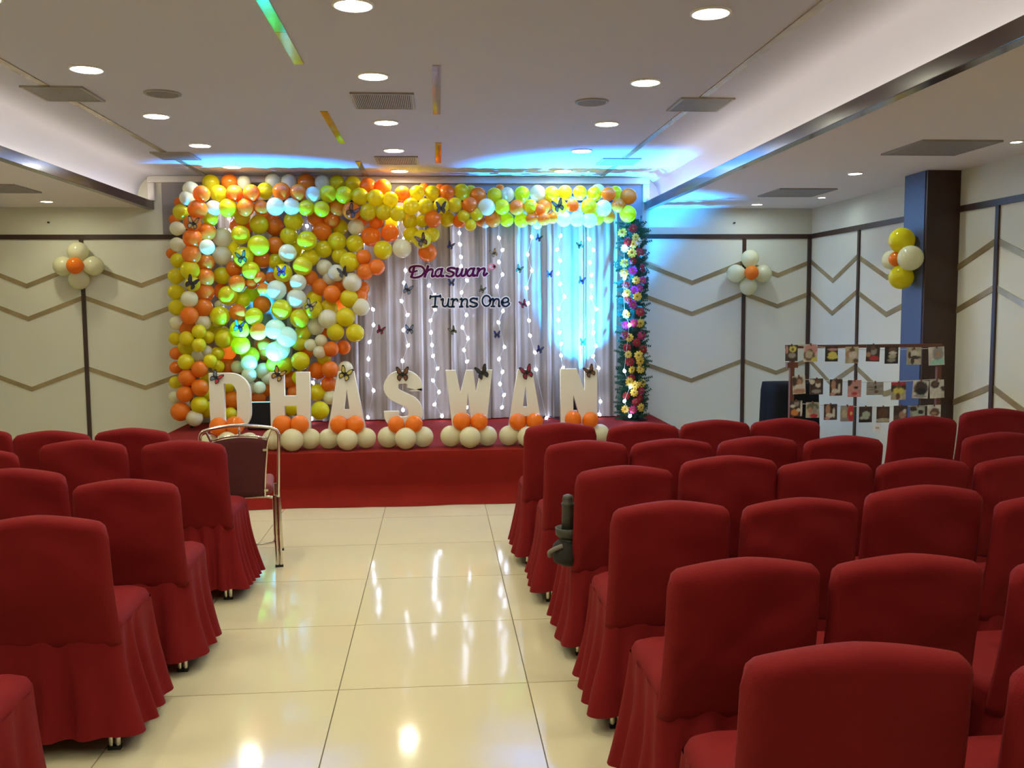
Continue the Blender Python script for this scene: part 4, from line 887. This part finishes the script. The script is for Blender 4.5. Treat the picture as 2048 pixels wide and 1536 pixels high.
# px, py, w, h, roll, background, blobs (u,v,ru,rv,colour), description
PH = [[(1583,706,26,33,0,'d',[(.6,.75,.28,.2,'y'),(.6,.72,.1,.09,'v'),(.55,.35,.3,.16,'g'),(.12,.7,.1,.25,'p')],'dark print with a yellow framed square'),
 (1621,706,29,36,0,'w',[(.55,.72,.5,.3,'p'),(.45,.62,.2,.12,'n'),(.4,.35,.42,.3,'n'),(.38,.42,.26,.22,'t'),(.85,.12,.3,.14,'y')],'pink print with an oval wrapped bundle'),
 (1663,708,27,31,0,'b',[(.6,.75,.2,.2,'n'),(.58,.45,.33,.2,'y'),(.6,.3,.4,.14,'y'),(.6,.8,.4,.08,'p')],'dark print with a child in yellow'),
 (1704,710,28,34,0,'t',[(.5,.8,.2,.15,'n'),(.2,.55,.16,.22,'k'),(.55,.5,.3,.2,'w'),(.8,.15,.22,.12,'n')],'pale print with a baby in cream'),
 (1746,706,29,35,2,'d',[(.55,.6,.22,.22,'g'),(.5,.8,.2,.12,'n'),(.6,.2,.35,.13,'r'),(.15,.4,.18,.14,'k')],'dark print with red cloth at the bottom'),
 (1783,710,29,36,0,'b',[(.55,.8,.3,.14,'n'),(.6,.62,.3,.09,'w'),(.55,.42,.3,.12,'t'),(.5,.2,.3,.1,'g')],'very dark print with a child in white'),
 (1828,712,31,36,0,'t',[(.45,.86,.12,.10,'n'),(.5,.62,.3,.2,'w'),(.55,.42,.4,.09,'d'),(.2,.55,.1,.2,'d'),(.4,.2,.12,.18,'d')],'cream print with a baby in mid stretch'),
 (1873,712,34,38,-3,'w',[(.6,.62,.34,.4,'g'),(.6,.6,.16,.16,'k'),(.35,.15,.24,.15,'c'),(.78,.17,.24,.16,'c')],'print with a child in mint green')],
 [(1598,770,27,37,-3,'w',[(.15,.7,.25,.25,'d'),(.55,.72,.26,.24,'n'),(.55,.66,.18,.16,'k'),(.55,.4,.42,.14,'w'),(.5,.15,.5,.14,'k')],'white bordered portrait print of a baby'),
 (1633,773,28,33,0,'d',[(.15,.8,.2,.15,'w'),(.6,.62,.2,.18,'w'),(.6,.82,.2,.14,'n'),(.5,.2,.35,.12,'g')],'dark print with a white figure'),
 (1672,775,27,34,0,'d',[(.3,.65,.18,.32,'k'),(.45,.28,.3,.14,'w'),(.75,.45,.1,.3,'w'),(.25,.1,.2,.1,'p')],'dark print with a white legged figure'),
 (1709,777,29,35,0,'p',[(.12,.85,.2,.2,'d'),(.6,.6,.42,.3,'p'),(.6,.56,.17,.07,'b'),(.5,.2,.2,.1,'r')],'pink close-up print'),
 (1750,777,36,27,0,'g',[(.52,.6,.08,.12,'b'),(.58,.25,.12,.12,'n'),(.25,.6,.15,.04,'n'),(.3,.4,.2,.03,'n')],'grey landscape print on its side'),
 (1797,782,32,37,0,'t',[(.5,.92,.6,.14,'r'),(.15,.65,.25,.2,'d'),(.85,.7,.25,.15,'d'),(.5,.5,.36,.2,'y'),(.5,.78,.14,.14,'n'),(.45,.2,.14,.2,'n')],'print of a child in yellow'),
 (1841,779,34,37,3,'w',[(.52,.56,.43,.4,'d'),(.55,.4,.3,.2,'b'),(.5,.12,.4,.08,'g')],'dark print with a pale border'),
 (1874,778,31,38,-3,'w',[(.35,.76,.28,.22,'d'),(.38,.78,.16,.12,'n'),(.9,.5,.2,.14,'d'),(.5,.3,.35,.25,'w')],'print of a baby in white against a white cloth')],
 [(1592,817,27,33,0,'d',[(.4,.25,.3,.2,'o'),(.25,.65,.2,.1,'w'),(.55,.8,.2,.15,'g'),(.92,.5,.09,.5,'w'),(.7,.4,.16,.1,'w')],'print with orange cloth and a white edge'),
 (1625,820,28,32,0,'t',[(.5,.7,.45,.25,'v'),(.3,.5,.16,.2,'k'),(.65,.5,.16,.25,'g'),(.6,.12,.3,.14,'r')],'greenish print with two figures'),
 (1661,824,28,33,0,'d',[(.3,.65,.18,.32,'k'),(.45,.28,.3,.14,'w'),(.75,.45,.1,.3,'w'),(.25,.1,.2,.1,'p')],'dark print with a pale slanting figure'),
 (1694,827,28,33,0,'g',[(.3,.5,.2,.25,'t'),(.8,.5,.28,.52,'r'),(.8,.5,.1,.12,'y')],'print half grey and half red'),
 (1731,829,28,33,0,'d',[(.55,.5,.3,.2,'l'),(.4,.28,.35,.12,'l'),(.4,.1,.45,.1,'b')],'dark print with pale grey cloth'),
 (1766,829,28,33,0,'d',[(.5,.6,.4,.3,'n'),(.5,.14,.6,.13,'t')],'brown print with a pale lower band'),
 (1801,827,30,33,0,'d',[(.65,.4,.25,.25,'k'),(.8,.65,.12,.14,'w'),(.2,.2,.25,.2,'n')],'dark reddish print'),
 (1835,827,32,33,0,'g',[(.55,.55,.42,.38,'l'),(.7,.6,.2,.13,'b'),(.2,.8,.25,.15,'d')],'print of a pale green shape with a dark eye spot'),
 (1868,825,29,32,0,'w',[(.55,.5,.36,.3,'n'),(.5,.45,.2,.1,'k'),(.6,.15,.4,.14,'w')],'white print with a dark haired face')]]
pm = bpy.data.materials.new('photo_print'); pm.use_nodes = True; nt = pm.node_tree; at_ = nt.nodes.new('ShaderNodeVertexColor'); at_.layer_name = 'print'
nt.links.new(at_.outputs['Color'], nt.nodes['Principled BSDF'].inputs['Base Color']); nt.nodes['Principled BSDF'].inputs['Roughness'].default_value = 0.35
for ri, rw in enumerate(PH):
    for ci, (px, py, wp, hp, rl, bg, blobs, desc) in enumerate(rw):
        p = atY(px, py, YP-0.026); sx, sz = wp*YP/FPX, hp*YP/FPX; nx_, nz_ = 16, 20; vs_ = []; fs = []; cols = []
        for j in range(nz_+1):
            for i in range(nx_+1):
                u, v = i/nx_, j/nz_; vs_.append(((u-.5)*sx, -0.004*math.sin(PI*u)*(ci % 2), (v-.5)*sz))
                c_ = Vector(CR[bg])*(1+0.35*noise.noise(Vector((u*4, v*4, ci*3+ri*11))))
                for (bu_, bv, ru, rv, bc) in blobs:
                    d = math.hypot((u-bu_)/ru, (v-bv)/rv)+0.18*noise.noise(Vector((u*9, v*9, ci+ri)))
                    if d < 1.15: t = min(1, max(0, (1.15-d)/0.25)); c_ = c_.lerp(Vector(CR[bc])*(1+0.25*noise.noise(Vector((u*12, v*12, 5)))), t)
                cols.append((c_.x, c_.y, c_.z, 1))
        n0 = len(vs_)
        for j in range(nz_):
            for i in range(nx_): a_ = j*(nx_+1)+i; fs.append((a_, a_+1, a_+nx_+2, a_+nx_+1))
        b0 = [(-.5*sx, 0.002, -.5*sz), (.5*sx, 0.002, -.5*sz), (.5*sx, 0.002, .5*sz), (-.5*sx, 0.002, .5*sz)]
        vs_ += b0; cols += [(.7, .7, .68, 1)]*4; fs.append((n0+3, n0+2, n0+1, n0))
        fs += [(0, n0, n0+1, nx_), (nx_*0+(nz_)*(nx_+1), nz_*(nx_+1)+nx_, n0+2, n0+3)]
        d = me('photo_print', vs_, fs, pm); ca = d.color_attributes.new('print', 'FLOAT_COLOR', 'POINT')
        for i, c_ in enumerate(cols): ca.data[i].color = c_
        o = ob('photo_print', d, None, p, (0, math.radians(rl), 0))
        tag(o, '%s, %s on the %s string' % (desc, ORD[ci], ['top', 'middle', 'bottom'][ri]), 'photo', 'photo prints on the stand')
        cl = MB().box((-0.004, -0.006, sz/2-0.012), (0.004, 0.004, sz/2+0.008)).obj('clip', wood_m, o)
tg = atY(1754, 855, YP-0.02); o = MB().box((-0.028, -0.001, -0.028), (0.028, 0.001, 0.028)).obj('paper_tag', wcard_m, None, tg, rot=(0, 0.1, 0)); tag(o, 'small white paper tag with a dark scribble hanging below the bottom string', 'tag')
MB().tube([(-0.012, -0.002, 0.004), (-0.004, -0.002, -0.008), (0.006, -0.002, 0.003), (0.014, -0.002, -0.006)], 0.0022, 4).obj('scribble', black_m, o)
th = MB().tube([(0, 0, 0.028), (0, 0, 0.115)], 0.0012, 4).obj('thread', str_m, o)

# ------------------------------------------------------------------ black covered box behind the stand
p0 = atY(1548, 772, 8.3); p1 = atY(1642, 772, 8.3)
sp = empty('floor_speaker', ((p0.x+p1.x)/2, 8.5, 0), 'black cloth covered loudspeaker standing behind the photo stand', 'speaker')
hw = (p1.x-p0.x)/2; vs_ = []; fs = []; n = 48; top_z = p0.z
for l in range(13):
    t = l/12; z = top_z*(1-t)+0.004
    for k in range(n):
        a_ = 2*PI*k/n; cx_, sy_ = math.cos(a_), math.sin(a_)
        q = (abs(cx_)**6+abs(sy_)**6)**(-1/6); g_ = 1+0.12*t+0.02*math.sin(a_*9)*t+(-0.04 if l == 0 else 0)
        vs_.append((hw*q*cx_*g_, 0.22*q*sy_*g_, z-(0.0 if l else -0.006)))
for l in range(12):
    for k in range(n): fs.append((l*n+k, (l+1)*n+k, (l+1)*n+(k+1) % n, l*n+(k+1) % n))
fs.append(tuple(range(n)))
ob('cloth_cover', me('cloth_cover', vs_, fs, mat('black_cloth', (0.009, 0.010, 0.012), 0.9, spec=0.1), True), sp)
MB().box((-hw*0.85, -0.18, 0.0), (hw*0.85, 0.18, top_z-0.03)).obj('cabinet', black_m, sp)
